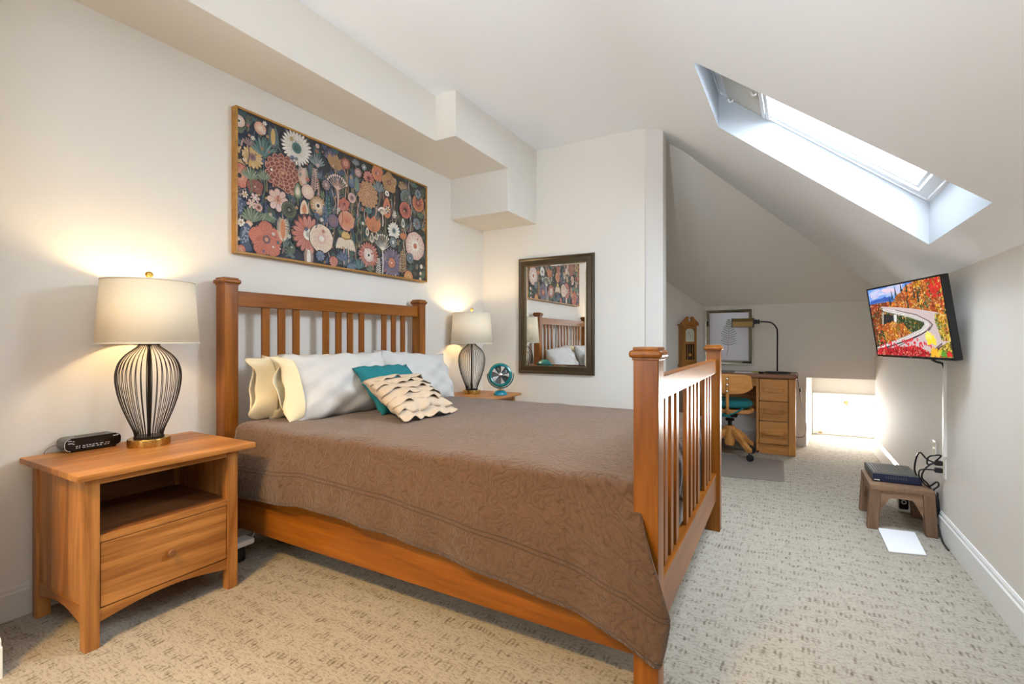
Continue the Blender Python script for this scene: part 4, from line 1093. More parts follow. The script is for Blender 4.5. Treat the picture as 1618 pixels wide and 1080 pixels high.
# ================================================================ DESK CHAIR
CX, CY = -.46, 5.0
t = thing('swivel_chair', 'old wooden swivel chair on castors pulled up to the desk', 'chair', (CX, CY, 0))
b = nb()
def seatf(u, v):
    a = u*2*PI; q = v; r = .205*q; sq = 1/max(abs(math.cos(a)), abs(math.sin(a)))**.45
    return Vector((CX+r*sq*math.cos(a), CY+.13+r*sq*math.sin(a)*.98, .452-.010*(1-q**2)))
ring_pts = [seatf(i/32, 1) for i in range(32)]
prism(b, [(p.x, p.y, .418) for p in ring_pts], (0, 0, .034), bev=.008); obj('seat', b, 'desk_x', t)
b = nb()
def backf(u, v):
    s = u*2-1; w = .205*(1-.06*v); yy = CY-.12+.045*s*s-.02*v
    zl = .605+.02*s**4*3; zh = .790-.018*abs(s)**5
    return Vector((CX+w*s, yy, zl+(zh-zl)*v))
grid(b, backf, 20, 8); o = obj('backrest', b, 'desk_x', t, angle=180); s = o.modifiers.new('thick', 'SOLIDIFY'); s.thickness = .020; s.offset = 0; bv = o.modifiers.new('soft', 'BEVEL'); bv.width = .006; bv.segments = 2
b = nb(); tube(b, [(CX-.0, CY-.138, .78), (CX, CY-.146, .62), (CX, CY-.140, .48), (CX, CY-.08, .395), (CX, CY+.05, .385)], .014, 8, 6, mat=None); obj('back_support', b, 'desk_z', t)
for z in (.745, .690, .632): b = nb(); lathe(b, [(0, -.002), (.011, -.002), (.009, .008), (0, .010)], 14, Matrix.Translation((CX, CY-.158, z)) @ Matrix.Rotation(PI/2, 4, 'X')); obj('bolt', b, 'chrome', t)
b = nb(); lathe(b, [(.03, .18), (.03, .25), (.018, .26), (.018, .36), (.05, .37), (.05, .38)], 20, Matrix.Translation((CX, CY+.08, 0))); lathe(b, [(.034, .33), (.040, .335), (.040, .35), (.034, .355)], 20, Matrix.Translation((CX, CY+.08, 0))); box(b, CX-.07, CX+.07, CY-.02, CY+.18, .376, .420, .006); obj('swivel_post', b, 'wire', t)
b = nb(); lathe(b, [(.042, .10), (.048, .13), (.048, .27), (.036, .285)], 24, Matrix.Translation((CX, CY+.08, 0))); obj('hub', b, 'desk_z', t)
for k in range(4):
    a = R(-44)+k*PI/2; c, s = math.cos(a), math.sin(a); O = Vector((CX, CY+.08, 0))
    b = nb(); prof = [(.03, .265, .20), (.08, .255, .185), (.15, .205, .140), (.20, .155, .105), (.235, .125, .080), (.262, .110, .075)]
    top = [(r, zt) for r, zt, zl in prof]; bot = [(r, zl) for r, zt, zl in prof][::-1]; sd = Vector((-s, c, 0))*.021
    prism(b, [O+Vector((r*c, r*s, z))-sd for r, z in top+bot], sd*2, bev=.004); lg = obj('leg', b, 'desk_x', t)
    b = nb(); e = O+Vector((.245*c, .245*s, 0)); dv = Vector((-s, c, 0))
    rot = Matrix.Translation(e+Vector((.012*c, .012*s, .029))) @ Matrix(((c, -s, 0, 0), (s, c, 0, 0), (0, 0, 1, 0), (0, 0, 0, 1))) @ Matrix.Rotation(PI/2, 4, 'X')
    for q in (-.020, .006): lathe(b, [(.010, q), (.027, q), (.029, q+.004), (.029, q+.011), (.026, q+.014), (.010, q+.014)], 20, rot)
    tube(b, [e+Vector((0, 0, .09)), e+Vector((0, 0, .060)), e+Vector((.012*c, .012*s, .03))], .007, 8, 3); obj('castor', b, 'rubber', lg)
b = nb()
def cush(u, v):
    a = u*2*PI; ph = v*PI; r = .195*math.sin(ph)**.55*(1+.012*math.cos(16*a)); sq = 1/max(abs(math.cos(a)), abs(math.sin(a)))**.3
    return Vector((CX+r*sq*math.cos(a), CY+.13+r*sq*math.sin(a), .498-math.copysign(abs(math.cos(ph))**.7, math.cos(ph))*.048*(1-.25*(1-math.sin(ph)))))
grid(b, cush, 48, 14); bmesh.ops.remove_doubles(b, verts=b.verts, dist=1e-4); bmesh.ops.recalc_face_normals(b, faces=b.faces)
cs = obj('seat_cushion', b, 'cushion', None, (CX, CY+.13, .452), angle=180); tag(cs, 'round teal cushion tied on the seat of the wooden desk chair', 'cushion')
b = nb(); tube(b, [(CX+.12, CY-.05, .47), (CX+.06, CY-.10, .43), (CX-.02, CY-.12, .40), (CX-.06, CY-.10, .395)], .007, 6, 6); tube(b, [(CX-.12, CY-.05, .47), (CX-.07, CY-.10, .43), (CX-.02, CY-.13, .41), (CX+.03, CY-.12, .385)], .007, 6, 6); obj('tie_string', b, 'cushion', cs)

t.location.z += .006; cs.location.z += .006
# ================================================================ CHAIR MAT
b = nb()
pts = [(-1.05, 4.17), (-.03, 4.34), (.0, 4.37), (-.01, 5.06), (-.05, 5.10), (-1.05, 5.10)]
prism(b, [(x, y, .001) for x, y in pts], (0, 0, .005), bev=.0015); o = obj('chair_mat', b, 'vinyl', None, (-.5, 4.7, 0)); tag(o, 'clear grey vinyl mat on the carpet beneath the desk chair', 'chair mat')

# ================================================================ DESK LAMP
LX, LY = -.065, 5.52
t = thing('desk_lamp', 'black gooseneck reading lamp standing on the right of the desk', 'lamp', (LX, LY, DZ))
b = nb(); lathe(b, [(0, 0), (1, 0), (1.0, .010), (.93, .018), (0, .020)], 36, Matrix.Translation((LX, LY, DZ)) @ Matrix.Diagonal((.118, .085, 1, 1))); obj('base', b, 'black', t)
zt = 1.292
b = nb(); tube(b, [(LX, LY, DZ+.015), (LX, LY, DZ+.2), (LX, LY, zt-.11), (LX-.012, LY, zt-.055), (LX-.050, LY, zt-.012), (LX-.105, LY, zt), (LX-.16, LY, zt+.002)], .0075, 10, 8); obj('arm', b, 'black', t)
Z0 = Matrix.Translation((LX-.155, LY, zt+.002)) @ Matrix.Rotation(-PI/2, 4, 'Y')
b = nb(); lathe(b, [(.012, 0), (.024, .004), (.024, .016), (.019, .02), (.019, .026), (.024, .03), (.024, .052), (0, .054)], 24, Z0); obj('socket', b, 'black', t)
b = nb(); x0, x1 = LX-.415, LX-.208
pr = [(-.050, -.046), (-.050, .012), (-.030, .044), (.030, .044), (.050, .012), (.050, -.046)]
prism(b, [(x0+.006, LY+p, zt-.006+q) for p, q in pr], (x1-x0-.012, 0, 0), bev=.004); sh = obj('shade', b, 'mottle', t)
b = nb()
for xx in (x0, x1-.010): prism(b, [(xx, LY+p*1.08, zt-.006+q*1.08) for p, q in pr], (.010, 0, 0), bev=.002)
for p, q in ((-.051, -.046), (-.051, .012)): box(b, x0, x1, LY+p-.003, LY+p+.003, zt-.006+q-.003, zt-.006+q+.003, .001)
obj('shade_trim', b, 'black', sh)
b = nb(); tube(b, [(LX+.07, LY+.06, DZ+.012), (LX+.13, LY+.10, DZ+.008), (.108, 5.66, .775), (.115, 5.66, .70), (.128, 5.67, .60), (.150, 5.69, .45), (.188, 5.74, .28), (.186, 5.76, .17), (.165, 5.78, .12), (.12, 5.80, .105), (.06, 5.82, .12)], .0028, 6, 8); cd = obj('cord', b, 'wire', t)
b = nb(); box(b, .126, .142, 5.660, 5.680, .585, .62, .004); obj('cord_switch', b, 'black', cd)

# small things on the desk
b = nb(); lathe(b, [(0, 0), (.020, 0), (.026, .008), (.022, .018), (0, .022)], 20, Matrix.Translation((-.205, 5.42, DZ)) @ Matrix.Diagonal((1, .8, 1, 1))); o = obj('paperweight', b, 'blackgloss', None, (-.205, 5.42, DZ)); tag(o, 'small black knob-shaped object on the desk left of the reading lamp', 'paperweight')
b = nb(); tube(b, [(-.285, 5.57, DZ+.006), (-.195, 5.49, DZ+.006)], lambda s: .006 if s < .85 else .006*(1-(s-.85)*5), 8, 0); o = obj('pencil', b, 'yellowgreen', None, (-.24, 5.53, DZ)); tag(o, 'yellow-green pencil lying on the desk beside the reading lamp', 'pencil')
b = nb(); prism(b, [(-.45, 5.42, DZ), (-.27, 5.42, DZ), (-.30, 5.60, DZ), (-.45, 5.60, DZ)], (0, 0, .003)); o = obj('notepad', b, 'paper', None, (-.33, 5.5, DZ)); tag(o, 'white notepad lying on the desk left of the pencil', 'notepad')
b = nb(); prism(b, [(-.66, 5.42, DZ), (-.46, 5.42, DZ), (-.46, 5.62, DZ), (-.66, 5.62, DZ)], (0, 0, .010), bev=.002); o = obj('folder', b, 'grey', None, (-.56, 5.5, DZ)); tag(o, 'grey folder lying on the desk behind the footboard post', 'folder')

# ================================================================ CLOCK
AX = Vector((.7826, .6225, 0)); AN = Vector((.6225, -.7826, 0))        # along the angled wall, and out of it
cp = Vector((-.82, 5.90, 0))+AX*(-.212)
t = thing('pendulum_clock', 'small oak pendulum clock with scrolled top on the angled alcove wall', 'clock', (cp.x, cp.y, .80))
KM = Matrix((( AX.x, AN.x, 0, cp.x), (AX.y, AN.y, 0, cp.y), (0, 0, 1, .80), (0, 0, 0, 1)))   # local x along, y out, z up
def KB(name, mat, parent, *boxes, bev=.002):
    b = nb()
    for q in boxes: box(b, *q, bev, mat=KM)
    return obj(name, b, mat, parent)
KB('case', 'clock_wood', t, (-.085, .085, .0, .095, .03, .475), (-.095, .095, 0, .105, 0, .032), (-.102, .102, 0, .112, .468, .486))
fr = KB('door', 'clock_wood', t, (-.072, -.052, .095, .107, .05, .462), (.052, .072, .095, .107, .05, .462), (-.052, .052, .095, .107, .05, .085), (-.052, .052, .095, .107, .262, .288), (-.052, .052, .095, .107, .44, .462))
KB('column', 'clock_wood', fr, (-.034, -.026, .097, .108, .085, .262), (.026, .034, .097, .108, .085, .262))
KB('dark_window', 'dark_glass', fr, (-.052, .052, .094, .098, .085, .262), bev=0)
b = nb(); prism(b, [KM @ Vector(p) for p in [(-.052, .0955, .288), (.052, .0955, .288), (.052, .0955, .39)]+[(.052*math.cos(PI*i/14), .0955, .39+.045*math.sin(PI*i/14)) for i in range(15)]], KM.to_3x3() @ Vector((0, .004, 0))); dl = obj('dial', b, 'dial', t)
b = nb()
for k in range(12):
    a = 2*PI*k/12; box(b, -.0012, .0012, .0995, .1003, .030, .038, 0, mat=KM @ Matrix.Translation((0, 0, .365)) @ Matrix.Rotation(a, 4, 'Y'))
for a, l in ((R(150), .026), (R(-25), .036)): box(b, -.0018, .0018, .1003, .1010, -.005, l, 0, mat=KM @ Matrix.Translation((0, 0, .365)) @ Matrix.Rotation(a, 4, 'Y'))
obj('hand', b, 'black', dl)
b = nb(); tube(b, [KM @ Vector((0, .099, .255)), KM @ Vector((0, .099, .15))], .003, 6, 0); lathe(b, [(0, -.003), (.017, -.003), (.017, .002), (0, .003)], 20, KM @ Matrix.Translation((0, .101, .14)) @ Matrix.Rotation(PI/2, 4, 'X')); obj('pendulum', b, 'brass', fr)
b = nb()
for s in (-1, 1):
    pts = [(.102, .486), (.102, .500), (.085, .512), (.062, .535), (.045, .560), (.028, .570), (.016, .560), (.014, .545), (.022, .540), (.020, .520), (0, .505), (0, .486)]
    prism(b, [KM @ Vector((s*x, .075, z)) for x, z in pts], KM.to_3x3() @ Vector((0, .030, 0)))
obj('pediment', b, 'clock_wood', t)

# ================================================================ FERN PICTURE
fx0, fx1, fz0, fz1 = -.785, -.303, .840, 1.452
t = thing('fern_picture', 'pressed fern picture in a silver frame on the alcove wall above the desk', 'picture', ((fx0+fx1)/2, YB, fz0))
b = nb(); frame_profile(b, fx0, fx1, fz0, fz1, [(0, 0), (0, .040), (.003, .043), (.008, .043), (.040, .022), (.043, .012)], YB); bmesh.ops.recalc_face_normals(b, faces=b.faces); obj('frame', b, 'silver', t)
b = nb(); quad(b, (fx0+.042, YB-.012, fz0+.042), (fx1-.042, YB-.012, fz0+.042), (fx1-.042, YB-.012, fz1-.042), (fx0+.042, YB-.012, fz1-.042)); bk = obj('backing_paper', b, 'lav_paper', t, smooth=False)
for f in bk.data.polygons: pass
art = Art(lambda x, y, z: (x, YB-.0125-z, y)); GF = S(92, 102, 70)
xs0, zt0, zb0 = -.545, 1.335, .93
art.line([(xs0-.022, zb0), (xs0-.005, zb0+.10), (xs0, zb0+.25), (xs0+.003, zt0)], .005, S(140, 130, 104))
for k in range(12):
    z = zb0+.12+(zt0-zb0-.13)*k/11; l = (.092 if k < 6 else .092-.013*(k-5))*(.9+.1*math.sin(k*2)); l = max(.016, l)
    for s in (-1, 1):
        a = PI/2-s*(1.25-.35*k/14); ex, ez = math.cos(a)*l, math.sin(a)*l
        art.line([(xs0, z), (xs0+ex*.5, z+ez*.42), (xs0+ex, z+ez)], .003, GF)
        for j in range(6):
            u = .2+.75*j/6
            for q in (-1, 1): art.petal(xs0+ex*u, z+ez*u, a+q*.9, 0, .010*(1-.5*u), .0022, mixc(GF, S(70, 84, 58), .4*(j % 2)))
b = art.bm
bmesh.ops.recalc_face_normals(b, faces=b.faces)
for f in b.faces:
    if f.normal.y > 0: f.normal_flip()
obj('fern', b, 'fern', bk, smooth=False)
b = nb(); box(b, fx0+.016, fx0+.030, YB-.046, YB-.030, 1.262, 1.318, .002); obj('frame_reflection', b, 'wire', t)  # dark bar standing in for a reflection in the silver frame
b = nb(); box(b, fx1-.105, fx1-.02, YB-.046, YB-.032, .862, .876, .002); obj('frame_reflection', b, 'wire', t)  # dark dash modelled for the frame's reflection at lower right

# ================================================================ TELEVISION
rv = None
yaw, pit, rol = 3.43671904, -.14555214, .00346975
n_ = Vector((math.cos(yaw)*math.cos(pit), math.sin(yaw)*math.cos(pit), math.sin(pit))); r_ = Vector((-math.sin(yaw), math.cos(yaw), 0)); u_ = n_.cross(r_)
r2 = r_*math.cos(rol)+u_*math.sin(rol); u2 = -r_*math.sin(rol)+u_*math.cos(rol)
tvM = Matrix((r2, u2, n_)).transposed()
t = thing('television', 'flat television showing an autumn road, mounted on the right wall', 'television', (.5847, 3.4166, 1.2226), rot=tvM.to_euler(), local=True)
b = nb(); box(b, -.3625, .3625, -.2125, .2125, -.030, 0, .004); box(b, -.25, .25, -.15, .12, -.055, -.028, .012); obj('housing', b, 'black', t)
b = nb()
for q in ((-.3625, .3625, -.2125, -.199), (-.3625, .3625, .203, .2125), (-.3625, -.353, -.199, .203), (.353, .3625, -.199, .203)): box(b, q[0], q[1], q[2], q[3], -.001, .004, .0015)
bz = obj('bezel', b, 'blackgloss', t)
b = nb(); box(b, -.012, .012, -.2085, -.2045, .004, .0046, 0); obj('maker_mark', b, 'grey', bz)
art = Art(lambda x, y, z: (x, y, .0003+z)); art.dz = 8e-7
_p2 = art.poly
art.poly = lambda pts, c: _p2([(max(-.354, min(.354, x)), max(-.200, min(.204, y))) for x, y in pts], c)
rnd = random.Random(5)
art.poly([(-.354, -.2), (.354, -.2), (.354, .204), (-.354, .204)], S(60, 60, 50))
art.poly(TVP['sky'], S(88, 140, 226)); art.poly([(-.354, .2), (-.354, .13), (.0, .13), (.05, .2)], S(120, 165, 235))
for k in range(40):
    x, y = rnd.uniform(-.32, .0), rnd.uniform(.15, .20); art.ell(x, y, rnd.uniform(.015, .05), rnd.uniform(.004, .010), mixc(S(226, 206, 226), S(160, 190, 240), rnd.random()), .1, 10)
art.poly(TVP['cloud'], S(232, 206, 224)); art.poly(TVP['cloud2'], S(196, 208, 240)); art.poly(TVP['mount'], S(54, 92, 176))
art.poly([(-.354, .105), (-.25, .125), (-.15, .118), (-.05, .118), (-.05, .08), (-.354, .08)], S(78, 112, 184))
def inside(p, poly):
    x, y = p; c = False; j = len(poly)-1
    for i in range(len(poly)):
        xi, yi = poly[i]; xj, yj = poly[j]
        if (yi > y) != (yj > y) and x < (xj-xi)*(y-yi)/(yj-yi)+xi: c = not c
        j = i
    return c
AUT = [S(232, 120, 24), S(214, 84, 20), S(236, 170, 36), S(190, 60, 20), S(140, 96, 30), S(70, 92, 40), S(40, 62, 34), S(226, 190, 60), S(200, 110, 40), S(110, 120, 40), S(30, 34, 24)]
def foliage(poly, pal, n, s0, s1, grad=None):
    n = int(n*1.8); s0 *= .62; s1 *= .66
    x0, x1 = min(p[0] for p in poly), max(p[0] for p in poly); y0, y1 = min(p[1] for p in poly), max(p[1] for p in poly)
    art.poly(poly, mixc(pal[0], (0, 0, 0), .55))
    cl = [(rnd.uniform(x0, x1), rnd.uniform(y0, y1), rnd.choice(pal)) for _ in range(max(6, n//28))]
    done = 0; tries = 0
    while done < n and tries < n*8:
        tries += 1; x, y = rnd.uniform(x0, x1), rnd.uniform(y0, y1)
        if not inside((x, y), poly): continue
        c = min(cl, key=lambda q: (q[0]-x)**2+(q[1]-y)**2)[2] if rnd.random() < .75 else rnd.choice(pal)
        c = mixc(c, (0, 0, 0), rnd.choice((0, .1, .25, .5, .7))) if rnd.random() < .8 else mixc(c, (1, .9, .5), .3)
        s = rnd.uniform(s0, s1); a = rnd.uniform(0, 6); art.poly([(x+s*rnd.uniform(.6, 1.1)*math.cos(a+k*PI/3), y+s*rnd.uniform(.6, 1.1)*math.sin(a+k*PI/3)) for k in range(6)], c); done += 1
foliage(TVP['farleft'], [AUT[3], AUT[0], AUT[6], AUT[2], AUT[5], AUT[4]], 260, .005, .011)
foliage(TVP['hill'], AUT[:9]+[AUT[2], AUT[7], AUT[0]], 900, .005, .012)
for x, y, h in ((-.09, .155, .055), (-.05, .175, .06), (.01, .19, .05), (.06, .185, .06), (-.12, .12, .05), (.12, .15, .07), (.15, .12, .06), (.05, .10, .07)):
    for k in range(6): art.poly([(x-.012*(1-k/7), y-h/2+h*k/7), (x+.012*(1-k/7), y-h/2+h*k/7), (x, y-h/2+h*(k+2)/7)], S(34, 52, 36))
for x in (.26, .29, .31, .33, .30, .34):
    for k in range(14): art.ell(x+rnd.uniform(-.03, .02), .16+rnd.uniform(-.05, .04), .008, .008, S(206+rnd.randint(-30, 20), 34, 22), 0, 6)
art.poly(TVP['road'], S(206, 186, 184))
for k in range(30):
    pass
foliage(TVP['inner'], [AUT[5], AUT[0], AUT[6], AUT[9], AUT[2], AUT[1], AUT[6]], 420, .005, .011)
art.poly(TVP['rock'], S(24, 24, 24)); art.poly(TVP['pillar'], S(222, 222, 216)); art.poly(TVP['pillar2'], S(190, 186, 176))
foliage([(-.25, -.02), (-.12, .0), (-.02, -.02), (.04, -.07), (-.05, -.115), (-.22, -.13)], [AUT[0], AUT[1], AUT[2], AUT[9]], 160, .006, .011)
art.poly(TVP['edge'], S(226, 222, 214)); art.poly(TVP['line'], S(120, 108, 108))
E_ = TVP['edge']; inner_ = E_[9:]+[]; outer_ = E_[:10]
for off, cc in ((.35, S(150, 142, 136)), (.62, S(244, 240, 234)), (.80, S(120, 112, 108))):
    mid = [(a[0]+(c[0]-a[0])*off, a[1]+(c[1]-a[1])*off) for a, c in zip(outer_[:9], [E_[-1], E_[-2], E_[-3], E_[-3], E_[-4], E_[-5], E_[-6], E_[-7], E_[-8]])]
    art.line(mid, .0028, cc); art.poly(TVP['shadow'], S(52, 44, 60))
foliage(TVP['rtree'], [AUT[7], AUT[2], AUT[9], AUT[7], AUT[8]], 300, .005, .011)
foliage(TVP['brc'], [AUT[7], AUT[10], AUT[3], AUT[9]], 90, .006, .013)
art.poly(TVP['fence1'], S(96, 78, 78)); art.poly(TVP['fence2'], S(70, 56, 58))
foliage(TVP['red'], [S(206, 16, 36), S(170, 10, 30), S(230, 40, 60), S(226, 30, 40)], 420, .005, .010)
for k in range(60):
    x = rnd.uniform(-.31, .20); y = -.15+rnd.uniform(-.02, .035)*(1 if x < .1 else .6); a = rnd.uniform(.3, 2.8); art.petal(x, y, a, 0, .022, .006, S(214, 22, 44))
def leaf(x, y, s, c):
    for k in range(7): art.petal(x, y, PI/2+(k-3)*.55, 0, s*(1-.10*abs(k-3)), s*.17, c)
leaf(.205, -.125, .055, S(246, 220, 48)); leaf(.185, -.100, .04, S(250, 232, 110)); leaf(.215, -.19, .05, S(240, 180, 40)); leaf(.262, -.185, .032, S(206, 196, 50)); leaf(.327, -.19, .028, S(216, 30, 36)); leaf(.285, -.19, .03, S(90, 150, 40))
b = art.bm; bmesh.ops.recalc_face_normals(b, faces=b.faces)
for f in b.faces:
    if f.normal.z < 0: f.normal_flip()
obj('screen', b, 'screen', t, smooth=False)
inv = Matrix.Translation((.5847, 3.4166, 1.2226)) @ tvM.to_4x4(); iv = inv.inverted()
b = nb()
box(b, -.09, .09, -.09, .09, -.070, -.054, .004)
tube(b, [(0, 0, -.06), iv @ Vector((.66, 3.50, 1.235)), iv @ Vector((.70, 3.62, 1.235)), iv @ Vector((.765, 3.58, 1.235))], .018, 8, 0)
obj('mount_arm', b, 'black', t)
b = nb(); box(b, .752, XR, 3.52, 3.64, 1.12, 1.35, .004); bmesh.ops.transform(b, matrix=iv, verts=b.verts); obj('wall_bracket', b, 'black', t)
b = nb(); tube(b, [iv @ Vector(p) for p in ((.66, 3.50, 1.06), (.72, 3.49, 1.0), (.755, 3.488, .985), (.764, 3.488, .96))], .006, 6, 6); obj('cable', b, 'black', t)

# raceway and outlets on the right wall
b = nb(); box(b, XR-.016, XR, 3.478, 3.502, .47, .985, .003); o = obj('cable_raceway', b, 'white', None, (XR, 3.49, .47)); tag(o, 'white cable cover running down the right wall below the television', 'cable cover')
def outlet(y, z, h, w, lab):
    t = thing('wall_outlet', lab, 'outlet', (XR, y, z))
    b = nb(); box(b, XR-.007, XR, y-w/2, y+w/2, z-h/2, z+h/2, .003); pl = obj('cover_plate', b, 'white', t)
    b = nb()
    for q in (-.020, .020):
        box(b, XR-.0095, XR-.006, y-.014, y+.014, z+q-.013, z+q+.013, .002)
    obj('socket', b, 'pillow_cream', t)
    t['group'] = 'wall outlets on the right wall'
    return t
outlet(3.72, .475, .095, .062, 'small white wall outlet nearest the far end of the right wall')
outlet(3.53, .405, .12, .085, 'white wall outlet with two black plugs behind the stool')

# ================================================================ STOOL
def stoolpart(name, fn): b = nb(); fn(b); return b
sx0, sx1, sy0, sy1, shh = .437, .738, 3.535, 3.915, .262
t = thing('step_stool', 'small weathered wooden stool under the television', 'stool', ((sx0+sx1)/2, (sy0+sy1)/2, 0))
b = nb(); box(b, sx0, sx1, sy0, sy1, shh-.032, shh, .006); obj('top', b, 'stool_y', t)
for x0, x1, s in ((sx0, sx0+.055, -1), (sx1-.055, sx1, 1)):
    for y0, y1, q in ((sy0, sy0+.055, -1), (sy1-.055, sy1, 1)):
        b = nb(); box(b, x0, x1, y0, y1, 0, shh-.028, .005)
        for v in b.verts:
            if v.co.z < .05: v.co.x += s*.012; v.co.y += q*.006
        obj('leg', b, 'stool_z', t)
def arch(axis, c0, a0, a1):
    b = nb(); n = 14; zt_ = shh-.030; pts = [(a0, zt_), (a0, zt_-.135)]
    pts += [(a0+.005+(a1-a0-.01)*i/n, zt_-.125+.085*min(1, math.sin(PI*i/n)*1.5)) for i in range(n+1)]+[(a1, zt_-.135), (a1, zt_)]
    if axis == 'x': prism(b, [(p, c0, z) for p, z in pts], (0, .028, 0), bev=.002)
    else: prism(b, [(c0, p, z) for p, z in pts], (.028, 0, 0), bev=.002)
    return b
obj('apron', arch('x', sy0+.010, sx0+.050, sx1-.050), 'stool_x', t); obj('apron', arch('x', sy1-.038, sx0+.050, sx1-.050), 'stool_x', t)
obj('apron', arch('y', sx0+.010, sy0+.050, sy1-.050), 'stool_y', t); obj('apron', arch('y', sx1-.038, sy0+.050, sy1-.050), 'stool_y', t)

# ================================================================ ROUTER
rx, ry, rz = .575, 3.76, shh
RM = Matrix.Translation((rx, ry, rz)) @ Matrix.Rotation(R(1.5), 4, 'Z')
t = thing('cable_box', 'dark grey and navy box with cables standing on the stool', 'cable box', (rx, ry, rz))
def RB(name, mat, parent, *boxes, bev=.003):
    b = nb()
    for q in boxes: box(b, *q, bev, mat=RM)
    return obj(name, b, mat, parent)
bd = RB('housing', 'routertop', t, (-.115, .115, -.130, .165, .006, .048))
RB('vent_rib', 'grey', bd, *[(-.105+.0145*i, -.097+.0145*i, -.115, .15, .047, .0505) for i in range(15)], bev=.001)
fp = RB('front_panel', 'navy', t, (-.117, .117, -.143, -.126, .004, .049))
RB('panel_light', 'grey', fp, *[(-.055+.012*i, -.048+.012*i, -.1440, -.1428, .026, .029) for i in range(9)], *[(-.055+.012*i, -.050+.012*i, -.1440, -.1428, .034, .037) for i in range(9)], bev=0)
RB('sticker', 'white', fp, (-.110, -.082, -.1442, -.1428, .010, .015), bev=0)
RB('foot', 'black', t, (-.105, -.085, -.12, -.10, 0, .008), (.085, .105, -.12, -.10, 0, .008), (-.105, -.085, .13, .15, 0, .008), (.085, .105, .13, .15, 0, .008), bev=.001)

# cables between box and outlet
t = thing('power_cable', 'tangle of black power cables hanging from the outlet behind the stool', 'cable', (.74, 3.6, .1))
for zz in (.425, .385): b = nb(); box(b, XR-.045, XR-.009, 3.515, 3.545, zz-.013, zz+.013, .005); obj('plug', b, 'black', t)
b = nb()
tube(b, [(.735, 3.53, .425), (.70, 3.535, .44), (.675, 3.56, .47), (.665, 3.60, .43), (.668, 3.66, .35), (.685, 3.70, .29), (.66, 3.85, .285)], .0045, 7, 8)
tube(b, [(.735, 3.53, .425), (.70, 3.52, .415), (.70, 3.50, .46), (.74, 3.50, .475), (.755, 3.51, .47), (.74, 3.53, .44), (.70, 3.57, .38), (.69, 3.60, .32), (.72, 3.60, .28), (.745, 3.59, .20), (.748, 3.585, .12)], .0045, 7, 8)
tube(b, [(.735, 3.53, .385), (.69, 3.54, .38), (.675, 3.58, .36), (.685, 3.62, .31), (.72, 3.61, .27), (.75, 3.57, .31), (.755, 3.56, .29), (.735, 3.575, .25), (.752, 3.57, .17), (.745, 3.57, .10), (.752, 3.55, .07), (.752, 3.46, .012), (.752, 3.35, .008)], .0042, 7, 8)
for k in range(7):
    z = .14+.012*k; tube(b, [(.748+.018*math.cos(a)*(1-.06*k), 3.572+.028*math.cos(a+.5), z+.040*math.sin(a)) for a in [2*PI*i/14+k for i in range(15)]], .0042, 6, 3)
obj('wire', b, 'black', t)
# white device with black face, on the floor by the wall behind the stool
t = thing('plug_in_device', 'small white and black device standing on the carpet behind the stool', 'device', (.675, 3.985, 0))
b = nb(); box(b, .638, .715, 3.96, 4.02, .0, .125, .012, 3); obj('housing', b, 'white', t)
b = nb(); box(b, .640, .690, 3.935, 3.962, .025, .122, .010, 3); fp = obj('face', b, 'blackgloss', t)
b = nb(); tube(b, [(.665+.011*math.cos(2*PI*i/20), 3.934, .075+.011*math.sin(2*PI*i/20)) for i in range(20)], .003, 6, 0, closed=True); obj('ring_mark', b, 'white', fp)

# sheet of paper on the floor
b = nb(); prism(b, [(.478, 3.545, .002), (.652, 3.570, .002), (.636, 3.222, .002), (.475, 3.180, .002)], (0, 0, .006), bev=.001); o = obj('paper_stack', b, 'paper', None, (.56, 3.38, 0)); tag(o, 'white rectangle of paper lying on the carpet in front of the stool', 'paper')

# under the bed beside the nightstand
t = thing('power_strip', 'white power strip on the carpet between the nightstand and the bed', 'power strip', (-2.41, 1.45, 0))
b = nb(); box(b, -2.45, -2.365, 1.39, 1.515, .075, .103, .008, 3); obj('housing', b, 'white', t)
b = nb(); box(b, -2.44, -2.37, 1.385, 1.475, 0, .075, .015, 3); obj('power_brick', b, 'black', t)
b = nb(); tube(b, [(-2.40, 1.51, .092), (-2.40, 1.525, .10), (-2.41, 1.54, .12), (-2.44, 1.545, .15), (-2.48, 1.55, .17)], .0025, 6, 6); obj('cord', b, 'white', t)
b = nb(); tube(b, [(-2.52, 1.46, .06), (-2.50, 1.50, .125), (-2.47, 1.555, .150), (-2.44, 1.61, .125), (-2.42, 1.66, .06), (-2.41, 1.69, .008), (-2.34, 1.80, .006)], .0055, 8, 8); o = obj('power_cable', b, 'black', None, (-2.4, 1.6, 0)); tag(o, 'black cable arching under the bed behind the side rail', 'cable')

# ================================================================ LIGHT
# added uplighter out of view, put in to throw white light on the ceiling
UX, UY = -.45, -1.25
t = thing('added_uplighter', 'unseen white uplighter added behind the viewer as fill light', 'floor lamp', (UX, UY, 0))
T0 = Matrix.Translation((UX, UY, 0))
b = nb(); lathe(b, [(0, 0), (.14, 0), (.14, .015), (.03, .03), (0, .03)], 36, T0); obj('base', b, 'white', t)
b = nb(); lathe(b, [(.012, .025), (.012, 1.14), (0, 1.14)], 16, T0); obj('pole', b, 'white', t)
b = nb(); lathe(b, [(.02, 1.12), (.06, 1.14), (.11, 1.18), (.14, 1.235), (.138, 1.235), (.108, 1.186), (.05, 1.152), (0, 1.145)], 40, T0, False); obj('bowl', b, 'white', t)
l = bpy.data.lights.new('added_uplight', 'SPOT'); l.energy = 155; l.color = (.82, .91, 1); l.spot_size = R(84); l.spot_blend = .8; l.shadow_soft_size = .06
o = bpy.data.objects.new('added_uplight', l); COL.objects.link(o); o.location = (UX, UY, 1.26); o.rotation_euler = (PI-.82, 0, -.06)
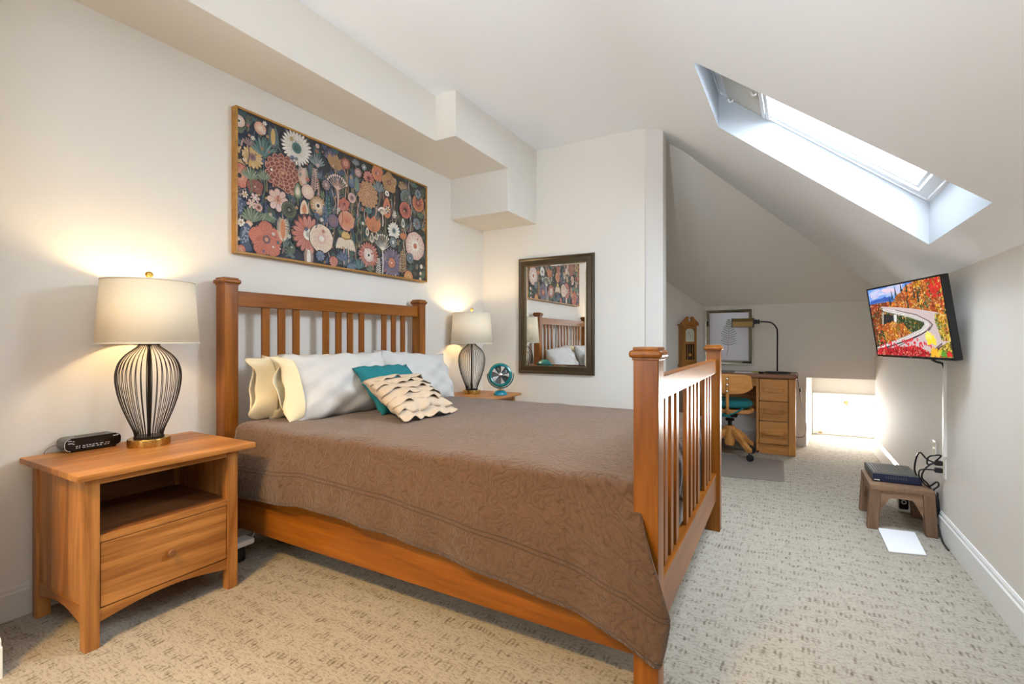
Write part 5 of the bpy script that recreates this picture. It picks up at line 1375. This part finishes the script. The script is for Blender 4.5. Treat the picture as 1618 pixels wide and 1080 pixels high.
w = bpy.data.worlds.new('sky'); C.world = w; w.use_nodes = True
bg = w.node_tree.nodes['Background']; bg.inputs['Color'].default_value = (.86, .93, 1, 1); bg.inputs['Strength'].default_value = 2.2
def area(name, loc, direction, sx, sy, power, col):
    l = bpy.data.lights.new(name, 'AREA'); l.shape = 'RECTANGLE'; l.size = sx; l.size_y = sy; l.energy = power; l.color = col
    o = bpy.data.objects.new(name, l); COL.objects.link(o); o.location = loc
    o.rotation_euler = Vector(direction).to_track_quat('-Z', 'Y').to_euler(); return o
sn = Vector((SL, 0, 1)).normalized()
area('daylight_skylight', Vector((.12, 2.80, zs(.12)+SH))+sn*.35, -sn, 1.5, 1.3, 86, (.72, .86, 1))
area('daylight_low_window', (.62, YW+.22, .22), (0, -1, .0), .75, .5, 22, (1, .97, .92)).data.spread = R(125)
area('added_window_fill', ((WX0+WX1)/2, YR-.12, (WZ0+WZ1)/2), (0, 1, 0), 1.35, 1.6, 9, (.97, .98, 1))  # fill light added outside the made-up rear window
M['lens'] = M['bulb'].copy(); M['lens'].name = 'added_light_lens'; M['lens'].node_tree.nodes['Principled BSDF'].inputs['Emission Strength'].default_value = 1.5
# added warm fill out of view, shaped as a flush ceiling light
t = thing('added_ceiling_light', 'unseen round ceiling light added behind the viewer as warm fill', 'ceiling light', (-1.25, -.75, ZC))
b = nb(); lathe(b, [(.200, -.020), (.225, -.018), (.23, -.004), (.23, 0), (.200, 0)], 40, Matrix.Translation((-1.25, -.75, ZC)), False); obj('trim_ring', b, 'white', t)
b = nb(); lathe(b, [(0, -.012), (.200, -.012)], 32, Matrix.Translation((-1.25, -.75, ZC)), False); obj('lens', b, 'lens', t)
l = bpy.data.lights.new('added_warm_beam', 'SPOT'); l.energy = 275; l.color = (1, .58, .12); l.spot_size = R(66); l.spot_blend = 1; l.shadow_soft_size = .19
o = bpy.data.objects.new('added_warm_beam', l); COL.objects.link(o); o.location = (-1.25, -.75, ZC-.03); o.rotation_euler = (Vector((-1.40, 1.2, .0))-Vector(o.location)).to_track_quat('-Z', 'Y').to_euler()

# ================================================================ CAMERA
cam = bpy.data.cameras.new('camera'); cam.sensor_width = 36; cam.lens = 765/1618*36; cam.shift_y = -5/1618; cam.clip_start = .02
co = bpy.data.objects.new('camera', cam); COL.objects.link(co); co.location = (0, 0, 1.12); co.rotation_euler = (PI/2, 0, R(29.4))
C.camera = co
C.view_settings.view_transform = 'Standard'; C.view_settings.look = 'None'; C.view_settings.gamma = 1; C.view_settings.exposure = 1.33; C.view_settings.use_curve_mapping = False
C.cycles.max_bounces = 10; C.cycles.diffuse_bounces = 6; C.cycles.transparent_max_bounces = 12; C.cycles.sample_clamp_indirect = 6
